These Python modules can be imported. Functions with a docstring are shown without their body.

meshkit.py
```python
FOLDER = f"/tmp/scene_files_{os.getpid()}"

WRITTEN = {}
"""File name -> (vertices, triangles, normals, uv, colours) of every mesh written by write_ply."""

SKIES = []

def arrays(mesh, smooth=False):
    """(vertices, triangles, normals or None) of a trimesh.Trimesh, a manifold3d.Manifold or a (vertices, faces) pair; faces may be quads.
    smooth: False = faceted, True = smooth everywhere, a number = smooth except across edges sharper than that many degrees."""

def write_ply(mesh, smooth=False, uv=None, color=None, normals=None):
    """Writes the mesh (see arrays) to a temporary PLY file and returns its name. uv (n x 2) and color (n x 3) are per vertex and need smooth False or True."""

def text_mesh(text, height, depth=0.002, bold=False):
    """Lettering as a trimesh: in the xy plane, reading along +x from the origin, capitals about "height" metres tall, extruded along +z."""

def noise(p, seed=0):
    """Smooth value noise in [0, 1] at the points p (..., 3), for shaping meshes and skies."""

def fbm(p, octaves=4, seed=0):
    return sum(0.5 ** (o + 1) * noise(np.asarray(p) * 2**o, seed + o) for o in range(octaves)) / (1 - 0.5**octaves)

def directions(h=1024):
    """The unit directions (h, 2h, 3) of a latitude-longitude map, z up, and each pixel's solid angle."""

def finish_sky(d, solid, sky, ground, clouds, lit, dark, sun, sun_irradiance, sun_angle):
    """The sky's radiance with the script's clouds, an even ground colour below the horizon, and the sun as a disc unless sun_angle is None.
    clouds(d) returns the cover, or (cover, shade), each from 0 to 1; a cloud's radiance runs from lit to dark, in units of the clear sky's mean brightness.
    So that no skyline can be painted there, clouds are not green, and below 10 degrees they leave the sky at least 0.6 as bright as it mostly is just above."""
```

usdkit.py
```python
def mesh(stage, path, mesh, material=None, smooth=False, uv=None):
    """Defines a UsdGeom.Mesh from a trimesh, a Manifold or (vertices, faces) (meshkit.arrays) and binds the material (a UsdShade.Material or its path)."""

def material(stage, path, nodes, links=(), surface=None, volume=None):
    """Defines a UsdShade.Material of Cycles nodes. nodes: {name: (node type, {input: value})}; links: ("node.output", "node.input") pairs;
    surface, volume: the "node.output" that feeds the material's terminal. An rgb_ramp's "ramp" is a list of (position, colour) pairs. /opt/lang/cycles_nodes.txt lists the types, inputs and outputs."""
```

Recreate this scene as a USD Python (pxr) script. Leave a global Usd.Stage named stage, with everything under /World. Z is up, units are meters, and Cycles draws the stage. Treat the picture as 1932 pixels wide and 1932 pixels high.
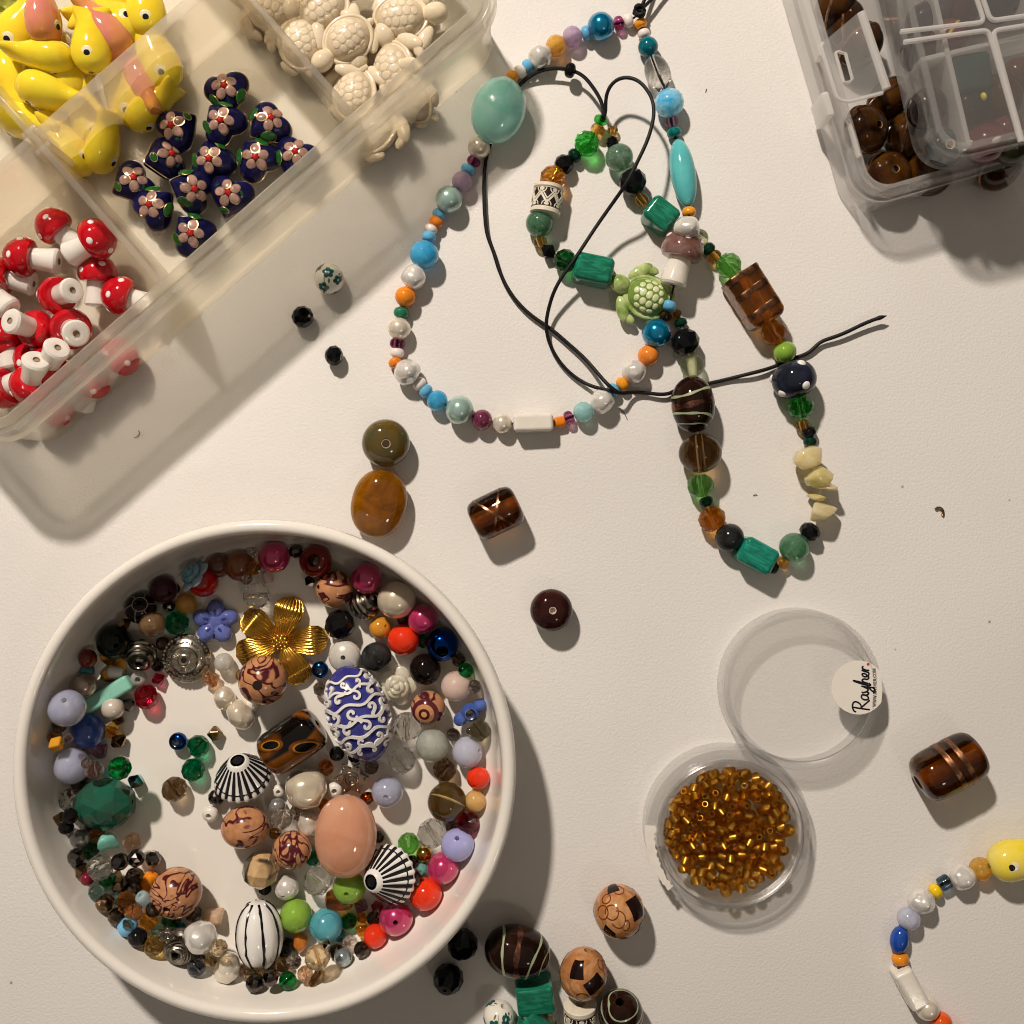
import math, random
import numpy as np, trimesh, manifold3d, shapely, usdkit, meshkit
from shapely.geometry import Polygon, LineString, Point, box as sbox
from shapely import affinity
from shapely.ops import unary_union
from pxr import Usd, UsdGeom, UsdLux, UsdShade, Gf, Sdf

random.seed(7); RNG = np.random.default_rng(7)
MM = 0.001                       # everything below is thought of in millimetres
D = 205.0                        # camera height above the table, mm
stage = Usd.Stage.CreateInMemory()
UsdGeom.SetStageUpAxis(stage, 'Z'); UsdGeom.SetStageMetersPerUnit(stage, 1.0)
stage.SetDefaultPrim(UsdGeom.Xform.Define(stage, '/World').GetPrim())
UsdGeom.Scope.Define(stage, '/World/Looks')

# ---------------------------------------------------------------- camera and lamps
cam = UsdGeom.Camera.Define(stage, '/World/camera')
UsdGeom.Xformable(cam).AddTranslateOp().Set((0, 0, D * MM))
cam.CreateHorizontalApertureAttr(36.0); cam.CreateVerticalApertureAttr(36.0)
cam.CreateFocalLengthAttr(36.0 * D / 193.2)
cam.CreateClippingRangeAttr((0.01, 50.0))
cam.CreateExposureAttr(0.0)

def look(dirn):                   # matrix rows whose -z looks along dirn
    z = -np.asarray(dirn, float); z /= np.linalg.norm(z)
    x = np.cross([0, 1, 0.01], z); x /= np.linalg.norm(x)
    return np.array([x, np.cross(z, x), z])

def lamp_xf(l, pos, dirn):
    r = look(dirn); m = np.eye(4); m[:3, :3] = r; m[3, :3] = np.asarray(pos) * MM
    UsdGeom.Xformable(l).AddTransformOp().Set(Gf.Matrix4d(m.tolist()))

KEY_DIR = np.array([-0.297, 0.643, 0.707])
key = UsdLux.SphereLight.Define(stage, '/World/lamp_key')
key.CreateRadiusAttr(0.018); key.CreateIntensityAttr(1560.0); key.CreateColorAttr((1.0, 0.885, 0.775))
key.CreateNormalizeAttr(False)
lamp_xf(key, KEY_DIR * 660, -KEY_DIR)
overhead = UsdLux.RectLight.Define(stage, '/World/unseen_overhead_light')       # unseen broad panel overhead, placed to lift the shadows softly
overhead.CreateWidthAttr(3.2); overhead.CreateHeightAttr(3.2); overhead.CreateIntensityAttr(0.185); overhead.CreateColorAttr((1.0, 0.85, 0.69))
lamp_xf(overhead, (150, -100, 1500), (0, 0, -1))
side = UsdLux.SphereLight.Define(stage, '/World/unseen_lamp_second')      # unseen weaker lamp, placed for the beads' lower right highlights
side.CreateRadiusAttr(0.06); side.CreateIntensityAttr(14.0); side.CreateColorAttr((1.0, 0.88, 0.74))
lamp_xf(side, (420, -560, 900), (-.4, .5, -.8))

# ---------------------------------------------------------------- reading places off the photograph
ZONE = dict(F=(0, 0, 1.0), A=(0, 0, .33080), B=(639.1, 0, .33080), C=(1278.2, 0, .33080), D=(639.1, 447.4, .33080),
            E=(1214.3, 447.4, .33080), S=(1086.5, 223.7, .24803), d1=(63.9, 990.6, .23156), d2=(511.3, 990.6, .23156),
            d3=(63.9, 1438.0, .23156), d4=(383.5, 1438.0, .23156), R=(671.1, 1310.2, .24810), M=(383.5, 1246.3, .18194),
            N=(766.9, 1597.8, .26464), J=(1182.3, 1118.4, .33072), L=(1597.8, 1342.1, .30525), Y=(0, 0, .16540),
            T=(447.4, 0, .19848), U=(0, 351.5, .29765), X=(1438.0, 0, .25571), G=(319.6, 990.6, .16540), O=(575.2, 1214.3, .13231))

def at(z, x, y, h=0.0):            # the point h mm above the table that the photograph shows there
    ox, oy, s = ZONE[z]; k = .1 * (D - h) / D
    return np.array([(ox + s * x - 966) * k, (966 - oy - s * y) * k, h])

def mm(z, r, h=4.0):
    return r * ZONE[z][2] * .1 * (D - h) / D

# ---------------------------------------------------------------- defining prims
_names = {}
def new_path(parent, name):
    k = (parent, name); n = _names.get(k, 0); _names[k] = n + 1
    return f'{parent}/{name}' if n == 0 else f'{parent}/{name}_{n:03d}'

def set_xf(prim, pos, R=None):
    m = np.eye(4)
    if R is not None: m[:3, :3] = np.asarray(R, float).T
    m[3, :3] = np.asarray(pos, float) * MM
    UsdGeom.Xformable(prim).MakeMatrixXform().Set(Gf.Matrix4d(m.tolist()))

ALL = []                           # (prim, position) of the top-level things
def tag(prim, label=None, cat=None, group=None, kind=None):
    for k, v in (('label', label), ('category', cat), ('group', group), ('kind', kind)):
        if v: prim.SetCustomDataByKey(k, v)
    return prim

_smooth = {}
def put(path, mesh, mat, smooth=40):
    v, f, n = meshkit.arrays(mesh, smooth)
    m = UsdGeom.Mesh.Define(stage, path)
    from pxr import Vt
    m.CreatePointsAttr(Vt.Vec3fArray.FromNumpy((v * MM).astype(np.float32)))
    m.CreateFaceVertexCountsAttr(Vt.IntArray.FromNumpy(np.full(len(f), 3, np.int32)))
    m.CreateFaceVertexIndicesAttr(Vt.IntArray.FromNumpy(f.astype(np.int32).ravel()))
    m.CreateSubdivisionSchemeAttr('none')
    if n is not None:
        m.CreateNormalsAttr(Vt.Vec3fArray.FromNumpy(n.astype(np.float32))); m.SetNormalsInterpolation('vertex')
    UsdShade.MaterialBindingAPI.Apply(m.GetPrim()).Bind(mat)
    return m.GetPrim()

def obj(name, mesh, mat, parent='/World', pos=(0, 0, 0), R=None, smooth=40, label=None, cat=None, group=None, kind=None):
    p = put(new_path(parent, name), mesh, mat, smooth)
    set_xf(p, pos, R)
    return tag(p, label, cat, group, kind)

def empty(name, parent='/World', pos=(0, 0, 0), R=None, label=None, cat=None, group=None):
    p = UsdGeom.Xform.Define(stage, new_path(parent, name)).GetPrim(); set_xf(p, pos, R)
    return tag(p, label, cat, group)

_proto = {}
def compound(name, pieces, parent='/World', pos=(0, 0, 0), R=None, label=None, cat=None, group=None, key=None):
    """a thing (or part) with children; a later one with the same key refers to the first"""
    p = empty(name, parent, pos, R)
    if key is not None and key in _proto:
        p.GetReferences().AddInternalReference(_proto[key]); p.SetInstanceable(True)
        if parent != '/World':
            p.SetInstanceable(False)
    else:
        for pc in pieces() if callable(pieces) else pieces:
            nm, me, ma = pc[:3]
            obj(nm, me, ma, str(p.GetPath()), smooth=pc[3] if len(pc) > 3 else 40)
        if key is not None: _proto[key] = p.GetPath()
    return tag(p, label, cat, group)

# ---------------------------------------------------------------- frames
def unit(v): v = np.asarray(v, float); return v / max(np.linalg.norm(v), 1e-12)
UPV = np.array([0, 0, 1.0])
def frame(axis, spin=0.0):         # local z -> axis, local x -> as far up as it can
    z = unit(axis)
    x = UPV - z * z[2]
    x = np.array([1.0, 0, 0]) - z * z[0] if np.linalg.norm(x) < .25 else x
    x = unit(x); y = np.cross(z, x)
    c, s = math.cos(spin), math.sin(spin)
    return np.stack([c * x + s * y, -s * x + c * y, z], 1)
def im(dx, dy, dz=0.0): return unit([dx, -dy, dz])      # a direction as the photograph shows it

# ---------------------------------------------------------------- shapes (axis of the hole = local z)
def lathe(prof, seg=32, close=True):
    prof = np.asarray(prof, float); n = len(prof); a = np.arange(seg) / seg * 2 * np.pi
    v = np.stack([np.outer(np.cos(a), prof[:, 0]), np.outer(np.sin(a), prof[:, 0]), np.tile(prof[:, 1], (seg, 1))], -1).reshape(-1, 3)
    f = []
    for i in range(seg):
        j = (i + 1) % seg
        for k in range(n if close else n - 1):
            l = (k + 1) % n
            f += [[i * n + k, j * n + k, j * n + l], [i * n + k, j * n + l, i * n + l]]
    m = trimesh.Trimesh(v, f, process=True); m.update_faces(m.nondegenerate_faces()); m.merge_vertices()
    if m.is_volume is False and m.is_watertight: m.fix_normals()
    if m.is_watertight and m.volume < 0: m.invert()
    return m

def ball_prof(r, hl, hole, p=2.0, n=19):
    """half outline of a bead: |r|^p + |z|^p"""
    t0 = math.asin(min(.9, hole / r)) if hole > 0 else 0.0
    t = np.linspace(t0, np.pi - t0, n)
    s, c = np.sin(t), np.cos(t)
    k = (np.abs(s) ** p + np.abs(c) ** p) ** (-1 / p)
    pr = [(r * s[i] * k[i], hl * c[i] * k[i]) for i in range(n)]
    if hole > 0:
        pr = [(pr[0][0] * .86, pr[0][1] * .9)] + pr + [(pr[-1][0] * .86, pr[-1][1] * .9)]
    return pr

_cache = {}
def cached(key, fn):
    if key not in _cache: _cache[key] = fn()
    return _cache[key].copy()

def ball(r, hl=None, hole=.15, p=2.0, seg=34):
    q = 1.0 if hl is None else hl / r
    m = cached(('ball', round(q, 2), hole, p, seg), lambda: lathe(ball_prof(1, round(q, 2), hole, p), seg))
    m.apply_scale(r); return m

def seed(r, hl=None):
    hl = hl or r * .72
    m = cached(('seed', round(hl / r, 2)), lambda: lathe(ball_prof(1, round(hl / r, 2), .36, 2.6, 11), 22)); m.apply_scale(r); return m

def tubebead(r, hl, hole=.25, p=7):
    m = cached(('tube', round(hl / r, 2), hole, p), lambda: lathe(ball_prof(1, round(hl / r, 2), hole, p, 19), 32)); m.apply_scale(r); return m

def drill(m, rad, L=100):
    mf = manifold3d.Manifold(manifold3d.Mesh(np.asarray(m.vertices, np.float32), np.asarray(m.faces, np.uint32)))
    mf = mf - manifold3d.Manifold.cylinder(L, rad, rad, 12, True)
    a = mf.to_mesh(); return trimesh.Trimesh(a.vert_properties[:, :3], a.tri_verts)

def facet(r, hl=None, n=9, hole=.13):
    q = round((hl or r * .9) / r, 2)
    def mk():
        P = []
        for k, (lat, off) in enumerate(((-62, 0), (-30, .5), (0, 0), (30, .5), (62, 0))):
            for i in range(n):
                a = (i + off) / n * 2 * np.pi; L = math.radians(lat)
                P.append((math.cos(a) * math.cos(L), math.sin(a) * math.cos(L), q * math.sin(L) * 1.06))
        m = trimesh.convex.convex_hull(np.array(P))
        return drill(m, hole) if hole else m
    m = cached(('facet', q, n, hole), mk); m.apply_scale(r); return m

def bicone(r, hl=None, n=6, hole=.12):
    q = round((hl or r * .95) / r, 2)
    def mk():
        P = [(math.cos(a) * rr, math.sin(a) * rr, z) for rr, z in ((1, .08), (1, -.08), (.28, q), (.28, -q)) for a in np.arange(n) / n * 2 * np.pi]
        m = trimesh.convex.convex_hull(np.array(P)); return drill(m, hole)
    m = cached(('bicone', q, n), mk); m.apply_scale(r); return m

def rbox(a, b, c, rad, hole=0.0, sub=2):
    """box of half sizes a, b, c with rounded edges; hole along z"""
    s = trimesh.creation.icosphere(sub, rad).vertices
    P = np.concatenate([s + np.array([x * (a - rad), y * (b - rad), z * (c - rad)]) for x in (-1, 1) for y in (-1, 1) for z in (-1, 1)])
    m = trimesh.convex.convex_hull(P)
    return drill(m, hole) if hole else m

def lumpy(r, sx=1, sy=1, sz=1, amp=.14, freq=1.3, seed_=0, sub=3):
    m = trimesh.creation.icosphere(sub, 1.0); v = m.vertices
    n = meshkit.fbm(v * freq + 11.3 * (seed_ + 1), 2, seed_) - .5
    m.vertices = v * (1 + amp * 2 * n)[:, None] * np.array([sx, sy, sz]) * r
    return m

def chip(r, sx, sy, sz, seed_):
    rng = np.random.default_rng(seed_)
    P = rng.normal(size=(16, 3)); P /= np.linalg.norm(P, axis=1)[:, None]; P *= rng.uniform(.8, 1.1, (16, 1))
    m = trimesh.convex.convex_hull(P); m = m.subdivide().subdivide()
    trimesh.smoothing.filter_taubin(m, iterations=5)
    m.vertices = m.vertices * np.array([sx, sy, sz]) * r / np.abs(m.vertices).max(0)
    return m

def ell(a, b, c, pos=(0, 0, 0), R=None, sub=2):
    m = trimesh.creation.icosphere(sub, 1.0); v = m.vertices * np.array([a, b, c])
    if R is not None: v = v @ np.asarray(R).T
    m.vertices = v + np.asarray(pos); return m

def spline(P, n=8, closed=False):
    P = np.asarray(P, float)
    from scipy.interpolate import CubicSpline
    d = np.r_[0, np.cumsum(np.maximum(np.linalg.norm(np.diff(P, axis=0), axis=1), 1e-6))]
    return CubicSpline(d, P)(np.linspace(0, d[-1], max(4, n * (len(P) - 1) + 1)))

def tube(P, r, seg=8, closed=False):
    P = np.asarray(P, float); n = len(P)
    rr = np.broadcast_to(np.asarray(r, float), (n,))
    T = np.gradient(P, axis=0) if not closed else np.roll(P, -1, 0) - np.roll(P, 1, 0)
    T /= np.maximum(np.linalg.norm(T, axis=1), 1e-12)[:, None]
    N = np.zeros_like(P); u = np.cross(T[0], [0.1, .2, 1]); u /= np.linalg.norm(u); N[0] = u
    for i in range(1, n):
        u = N[i - 1] - T[i] * (N[i - 1] @ T[i]); N[i] = u / max(np.linalg.norm(u), 1e-12)
    Bn = np.cross(T, N); a = np.arange(seg) / seg * 2 * np.pi
    v = (P[:, None] + rr[:, None, None] * (np.cos(a)[None, :, None] * N[:, None] + np.sin(a)[None, :, None] * Bn[:, None])).reshape(-1, 3)
    f = []
    for i in range(n if closed else n - 1):
        j = (i + 1) % n
        for k in range(seg):
            l = (k + 1) % seg
            f += [[i * seg + k, i * seg + l, j * seg + l], [i * seg + k, j * seg + l, j * seg + k]]
    if not closed:
        v = np.vstack([v, P[0], P[-1]])
        for k in range(seg):
            l = (k + 1) % seg
            f += [[n * seg, l, k], [n * seg + 1, (n - 1) * seg + k, (n - 1) * seg + l]]
    return trimesh.Trimesh(v, f, process=False)

def join(ms): return trimesh.util.concatenate(ms)

def rrect(w, h, r, n=6):            # outline of a rounded rectangle from (0,0) to (w,h), counter-clockwise
    out = []
    for cx, cy, a0 in ((w - r, r, -90), (w - r, h - r, 0), (r, h - r, 90), (r, r, 180)):
        for k in range(n + 1):
            a = math.radians(a0 + 90 * k / n); out.append((cx + r * math.cos(a), cy + r * math.sin(a)))
    return np.array(out)

def ring_frame(w, h, r, prof, n=6, closed=True):
    """sweeps the outline prof of (inset, z) round a rounded rectangle"""
    rows = []
    for ins, z in prof:
        q = rrect(w - 2 * ins, h - 2 * ins, max(.15, r - ins), n) + ins
        rows.append(np.c_[q, np.full(len(q), z)])
    m, k = len(rows[0]), len(rows); v = np.concatenate(rows); f = []
    for i in range(k if closed else k - 1):
        i2 = (i + 1) % k
        for j in range(m):
            j2 = (j + 1) % m
            f += [[i * m + j, i * m + j2, i2 * m + j2], [i * m + j, i2 * m + j2, i2 * m + j]]
    me = trimesh.Trimesh(v, f, process=False)
    if closed and me.volume < 0: me.invert()
    return me

def slab(poly, t, z=0.0):
    gs = getattr(poly, 'geoms', [poly]); ms = []
    for g in gs:
        if g.is_empty or g.area < 1e-6: continue
        m = trimesh.creation.extrude_polygon(g, t, engine='earcut'); m.apply_translation((0, 0, z)); ms.append(m)
    return join(ms)

def wrap(poly, fmap, t=.04, step=.5, base=-.02):
    """lays a flat outline on a curved surface as a relief t thick; fmap(x, y) -> points, normals"""
    m = slab(poly, 1.0)
    v, f = trimesh.remesh.subdivide_to_size(m.vertices, m.faces, step, max_iter=12)
    p, n = fmap(v[:, 0], v[:, 1])
    me = trimesh.Trimesh(p + n * (base + v[:, 2:3] * (t - base)), f, process=False); me.merge_vertices(); return me

def on_ell(a, c, lon0=0.0, lat0=0.0):   # surface map of an ellipsoid of revolution; x runs round it, y along its axis
    def fm(x, y):
        lon, lat = lon0 + x / a, lat0 + y / c
        p = np.stack([a * np.cos(lat) * np.cos(lon), a * np.cos(lat) * np.sin(lon), c * np.sin(lat)], -1)
        n = np.stack([np.cos(lat) * np.cos(lon) / a, np.cos(lat) * np.sin(lon) / a, np.sin(lat) / c], -1)
        return p, n / np.linalg.norm(n, axis=1)[:, None]
    return fm
def on_cyl(r, lon0=0.0):
    def fm(x, y):
        lon = lon0 + x / r; n = np.stack([np.cos(lon), np.sin(lon), 0 * x], -1)
        return n * r + np.stack([0 * x, 0 * x, y], -1), n
    return fm

def stroke(pts, w, n=6):
    p = spline(pts, n) if len(pts) > 2 else np.asarray(pts, float)
    return LineString(p).buffer(w / 2, 4)

# ---------------------------------------------------------------- materials
_mats = {}
def mat(key, fn):
    if key not in _mats:
        nodes, links, surf = fn()
        _mats[key] = usdkit.material(stage, f'/World/Looks/look_{len(_mats):03d}', nodes, links, surface=surf)
    return _mats[key]

def mixn(c, d, k): return tuple(c[i] * (1 - k) + d[i] * k for i in range(3))

def gloss(c, rough=.16, var=.12, scale=.35, coat=.6, c2=None, sss=0.0, bump=0.0):
    """glazed, enamelled or plastic surface with a little cloudiness in its colour"""
    c2 = c2 or tuple(x * (1 - 2 * var) for x in c)
    dark = max(c) < .065
    def fn():
        n = {'t': ('texture_coordinate', {}), 'o': ('object_info', {}), 'a': ('mix_vector', {'fac': 0.0}), 'n': ('noise_texture', {'scale': scale * 1000, 'detail': 3.0, 'roughness': .6}),
             'r': ('rgb_ramp', {'ramp': [(.3, c2), (.62, c)]}),
             'p': ('principled_bsdf', {'roughness': rough, 'coat_weight': 0.0 if dark else coat * .35, 'coat_roughness': .04, 'specular_ior_level': .26 if dark else .42, 'subsurface_weight': sss, 'subsurface_scale': .0015, 'subsurface_radius': (1., .7, .5)})}
        l = [('t.object', 'n.vector'), ('n.fac', 'r.fac'), ('r.color', 'p.base_color')]
        n.pop('a'); n.pop('o')
        if bump:
            n['n2'] = ('noise_texture', {'scale': 3000.0, 'detail': 2.0}); n['b'] = ('bump', {'strength': bump, 'distance': .00005})
            l += [('t.object', 'n2.vector'), ('n2.fac', 'b.height'), ('b.normal', 'p.normal')]
        return n, l, 'p.BSDF'
    return mat(('gloss', c, rough, scale, coat, c2, sss, bump), fn)

def pearl(c, rough=.22, metal=.35):
    def fn():
        n = {'t': ('texture_coordinate', {}), 'n': ('noise_texture', {'scale': 500.0, 'detail': 3.0}), 'r': ('rgb_ramp', {'ramp': [(.3, tuple(x * .86 for x in c)), (.65, c)]}),
             'p': ('principled_bsdf', {'roughness': rough, 'metallic': metal, 'coat_weight': 1.0, 'coat_roughness': .05, 'sheen_weight': .15, 'sheen_roughness': .3})}
        return n, [('t.object', 'n.vector'), ('n.fac', 'r.fac'), ('r.color', 'p.base_color')], 'p.BSDF'
    return mat(('pearl', c, rough, metal), fn)

def glass(c, clear=.35, rough=.0, ior=1.5):
    c = tuple(min(.97, x ** .72) for x in c)
    """coloured glass; part of the light goes straight through and tints the shadow"""
    def fn():
        n = {'p': ('principled_bsdf', {'base_color': c, 'roughness': rough, 'ior': ior, 'transmission_weight': 1.0}),
             'x': ('transparent_bsdf', {'color': tuple(min(1, v ** .7) for v in c)}), 'm': ('mix_closure', {'fac': clear})}
        return n, [('p.BSDF', 'm.closure1'), ('x.BSDF', 'm.closure2')], 'm.closure'
    return mat(('glass', c, clear, rough, ior), fn)

def stone(c, c2=None, trans=.35, scale=.3, rough=.08, clear=.12):
    trans = trans * .55; c = tuple(min(.9, x * 1.25 + .01) for x in c); c2 = tuple(min(.92, x * 1.2 + .01) for x in c2) if c2 else None
    """cloudy translucent stone, resin or jelly glass"""
    c2 = c2 or mixn(c, (1, 1, 1), .35)
    def fn():
        n = {'t': ('texture_coordinate', {}), 'n': ('noise_texture', {'scale': scale * 1000, 'detail': 4.0, 'roughness': .6, 'distortion': 1.2}), 'r': ('rgb_ramp', {'ramp': [(.35, c), (.7, c2)]}),
             'p': ('principled_bsdf', {'roughness': rough, 'transmission_weight': trans, 'subsurface_weight': .5, 'subsurface_scale': .002, 'subsurface_radius': (1., .8, .6), 'coat_weight': .5}),
             'x': ('transparent_bsdf', {'color': tuple(min(1, v ** .6) for v in c)}), 'm': ('mix_closure', {'fac': clear})}
        return n, [('t.object', 'n.vector'), ('n.fac', 'r.fac'), ('r.color', 'p.base_color'), ('p.BSDF', 'm.closure1'), ('x.BSDF', 'm.closure2')], 'm.closure'
    return mat(('stone', c, c2, trans, scale, rough, clear), fn)

def metal(c, rough=.22, dark=.45, scale=.8, bump=.0):
    def fn():
        n = {'t': ('texture_coordinate', {}), 'n': ('noise_texture', {'scale': scale * 1000, 'detail': 3.0}), 'r': ('rgb_ramp', {'ramp': [(.3, tuple(x * dark for x in c)), (.6, c)]}),
             'p': ('principled_bsdf', {'roughness': rough, 'metallic': 1.0})}
        l = [('t.object', 'n.vector'), ('n.fac', 'r.fac'), ('r.color', 'p.base_color')]
        if bump:
            n['b'] = ('bump', {'strength': bump, 'distance': .0001}); l += [('n.fac', 'b.height'), ('b.normal', 'p.normal')]
        return n, l, 'p.BSDF'
    return mat(('metal', c, rough, dark, scale, bump), fn)

def swirl(c, c2, scale=.22, cut=(.50, .53, .60, .63), dist=1.6, rough=.18, shift=0.0, stretch=(1, 1, 1)):
    """two colours in flowing patches (stained wood, marbled clay)"""
    def fn():
        n = {'t': ('texture_coordinate', {}), 'o': ('object_info', {}), 'k': ('mapping', {'location': (shift * .01, shift * .007, 0), 'scale': stretch}),
             'n': ('noise_texture', {'scale': scale * 1000, 'detail': 1.5, 'roughness': .45, 'distortion': dist}),
             'r': ('rgb_ramp', {'ramp': [(0, c), (cut[0], c), (cut[1], c2), (cut[2], c2), (cut[3], c)]}),
             'n2': ('noise_texture', {'scale': 900.0, 'detail': 2.0}), 'r2': ('rgb_ramp', {'ramp': [(.3, (.72, .72, .72)), (.7, (1, 1, 1))]}),
             'x': ('mix', {'mix_type': 'multiply', 'fac': 1.0}),
             'p': ('principled_bsdf', {'roughness': rough, 'coat_weight': .15, 'coat_roughness': .05, 'specular_ior_level': .4})}
        return n, [('t.object', 'k.vector'), ('k.vector', 'n.vector'), ('n.fac', 'r.fac'), ('t.object', 'n2.vector'), ('n2.fac', 'r2.fac'), ('r.color', 'x.color1'), ('r2.color', 'x.color2'), ('x.color', 'p.base_color')], 'p.BSDF'
    return mat(('swirl', c, c2, scale, cut, dist, rough, shift, stretch), fn)

def sheet(clear, white, rough=.3, gl=.035, tint=(1, 1, 1)):
    """thin moulded plastic: clear = share that lets light straight through, white = milky share"""
    def fn():
        n = {'x': ('transparent_bsdf', {'color': tint}), 'tl': ('translucent_bsdf', {'color': white}), 'd': ('diffuse_bsdf', {'color': white}),
             'm1': ('mix_closure', {'fac': .5}), 'm2': ('mix_closure', {'fac': 1 - clear}),
             'g': ('glossy_bsdf', {'color': (1, 1, 1), 'roughness': rough}), 'f': ('layer_weight', {'blend': .5}), 'pw': ('math', {'math_type': 'power', 'value2': 4.0}),
             'mm': ('math', {'math_type': 'multiply_add', 'value2': .45, 'value3': gl}), 'm3': ('mix_closure', {})}
        return n, [('tl.BSDF', 'm1.closure1'), ('d.BSDF', 'm1.closure2'), ('x.BSDF', 'm2.closure1'), ('m1.closure', 'm2.closure2'), ('f.facing', 'pw.value1'), ('pw.value', 'mm.value1'),
                   ('mm.value', 'm3.fac'), ('m2.closure', 'm3.closure1'), ('g.BSDF', 'm3.closure2')], 'm3.closure'
    return mat(('sheet', clear, white, rough, gl, tint), fn)

def frosted(clear, blur, white, rough=.32, gl=.05, tint=(1, .97, .90)):
    """cloudy moulded plastic: a share passes straight, a share is blurred, the rest is milky"""
    def fn():
        n = {'x': ('transparent_bsdf', {'color': tint}), 'b': ('refraction_bsdf', {'color': tint, 'roughness': rough, 'IOR': 1.12}), 'tl': ('translucent_bsdf', {'color': white}), 'd': ('diffuse_bsdf', {'color': white}),
             'm1': ('mix_closure', {'fac': .45}), 'm2': ('mix_closure', {'fac': blur / (clear + blur)}), 'm4': ('mix_closure', {'fac': 1 - clear - blur}),
             'g': ('glossy_bsdf', {'color': (1, 1, 1), 'roughness': .14}), 'f': ('layer_weight', {'blend': .5}), 'pw': ('math', {'math_type': 'power', 'value2': 4.0}), 'mm': ('math', {'math_type': 'multiply_add', 'value2': .40, 'value3': gl}), 'm3': ('mix_closure', {}),
             't': ('texture_coordinate', {}), 'nz': ('noise_texture', {'scale': 260.0, 'detail': 3.0}), 'bp': ('bump', {'strength': .25, 'distance': .0002})}
        return n, [('tl.BSDF', 'm1.closure1'), ('d.BSDF', 'm1.closure2'), ('x.BSDF', 'm2.closure1'), ('b.BSDF', 'm2.closure2'), ('m2.closure', 'm4.closure1'), ('m1.closure', 'm4.closure2'), ('f.facing', 'pw.value1'), ('pw.value', 'mm.value1'),
                   ('mm.value', 'm3.fac'), ('m4.closure', 'm3.closure1'), ('g.BSDF', 'm3.closure2'), ('t.object', 'nz.vector'), ('nz.fac', 'bp.height'), ('bp.normal', 'g.normal')], 'm3.closure'
    return mat(('frosted', clear, blur, white, rough, gl, tint), fn)

# colours (linear)
C = dict(white=(.78, .76, .71), cream=(.72, .66, .52), orange=(.80, .22, .015), redor=(.78, .07, .012), blue=(.02, .30, .62), sky=(.16, .48, .74), teal=(.0, .26, .45),
         ltteal=(.36, .60, .55), lilac=(.55, .36, .55), purple=(.20, .03, .12), aqua=(.24, .60, .55), green=(.01, .22, .03), dkgreen=(.004, .05, .02), seagreen=(.01, .30, .18),
         black=(.006, .006, .007), brown=(.10, .035, .01), amber=(.62, .24, .015), gold=(.80, .46, .08), lime=(.30, .52, .07), lavender=(.50, .52, .66), pink=(.66, .07, .20),
         clear=(.95, .95, .93), smoke=(.20, .15, .11), plum=(.10, .006, .03), peach=(.74, .36, .22))

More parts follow.
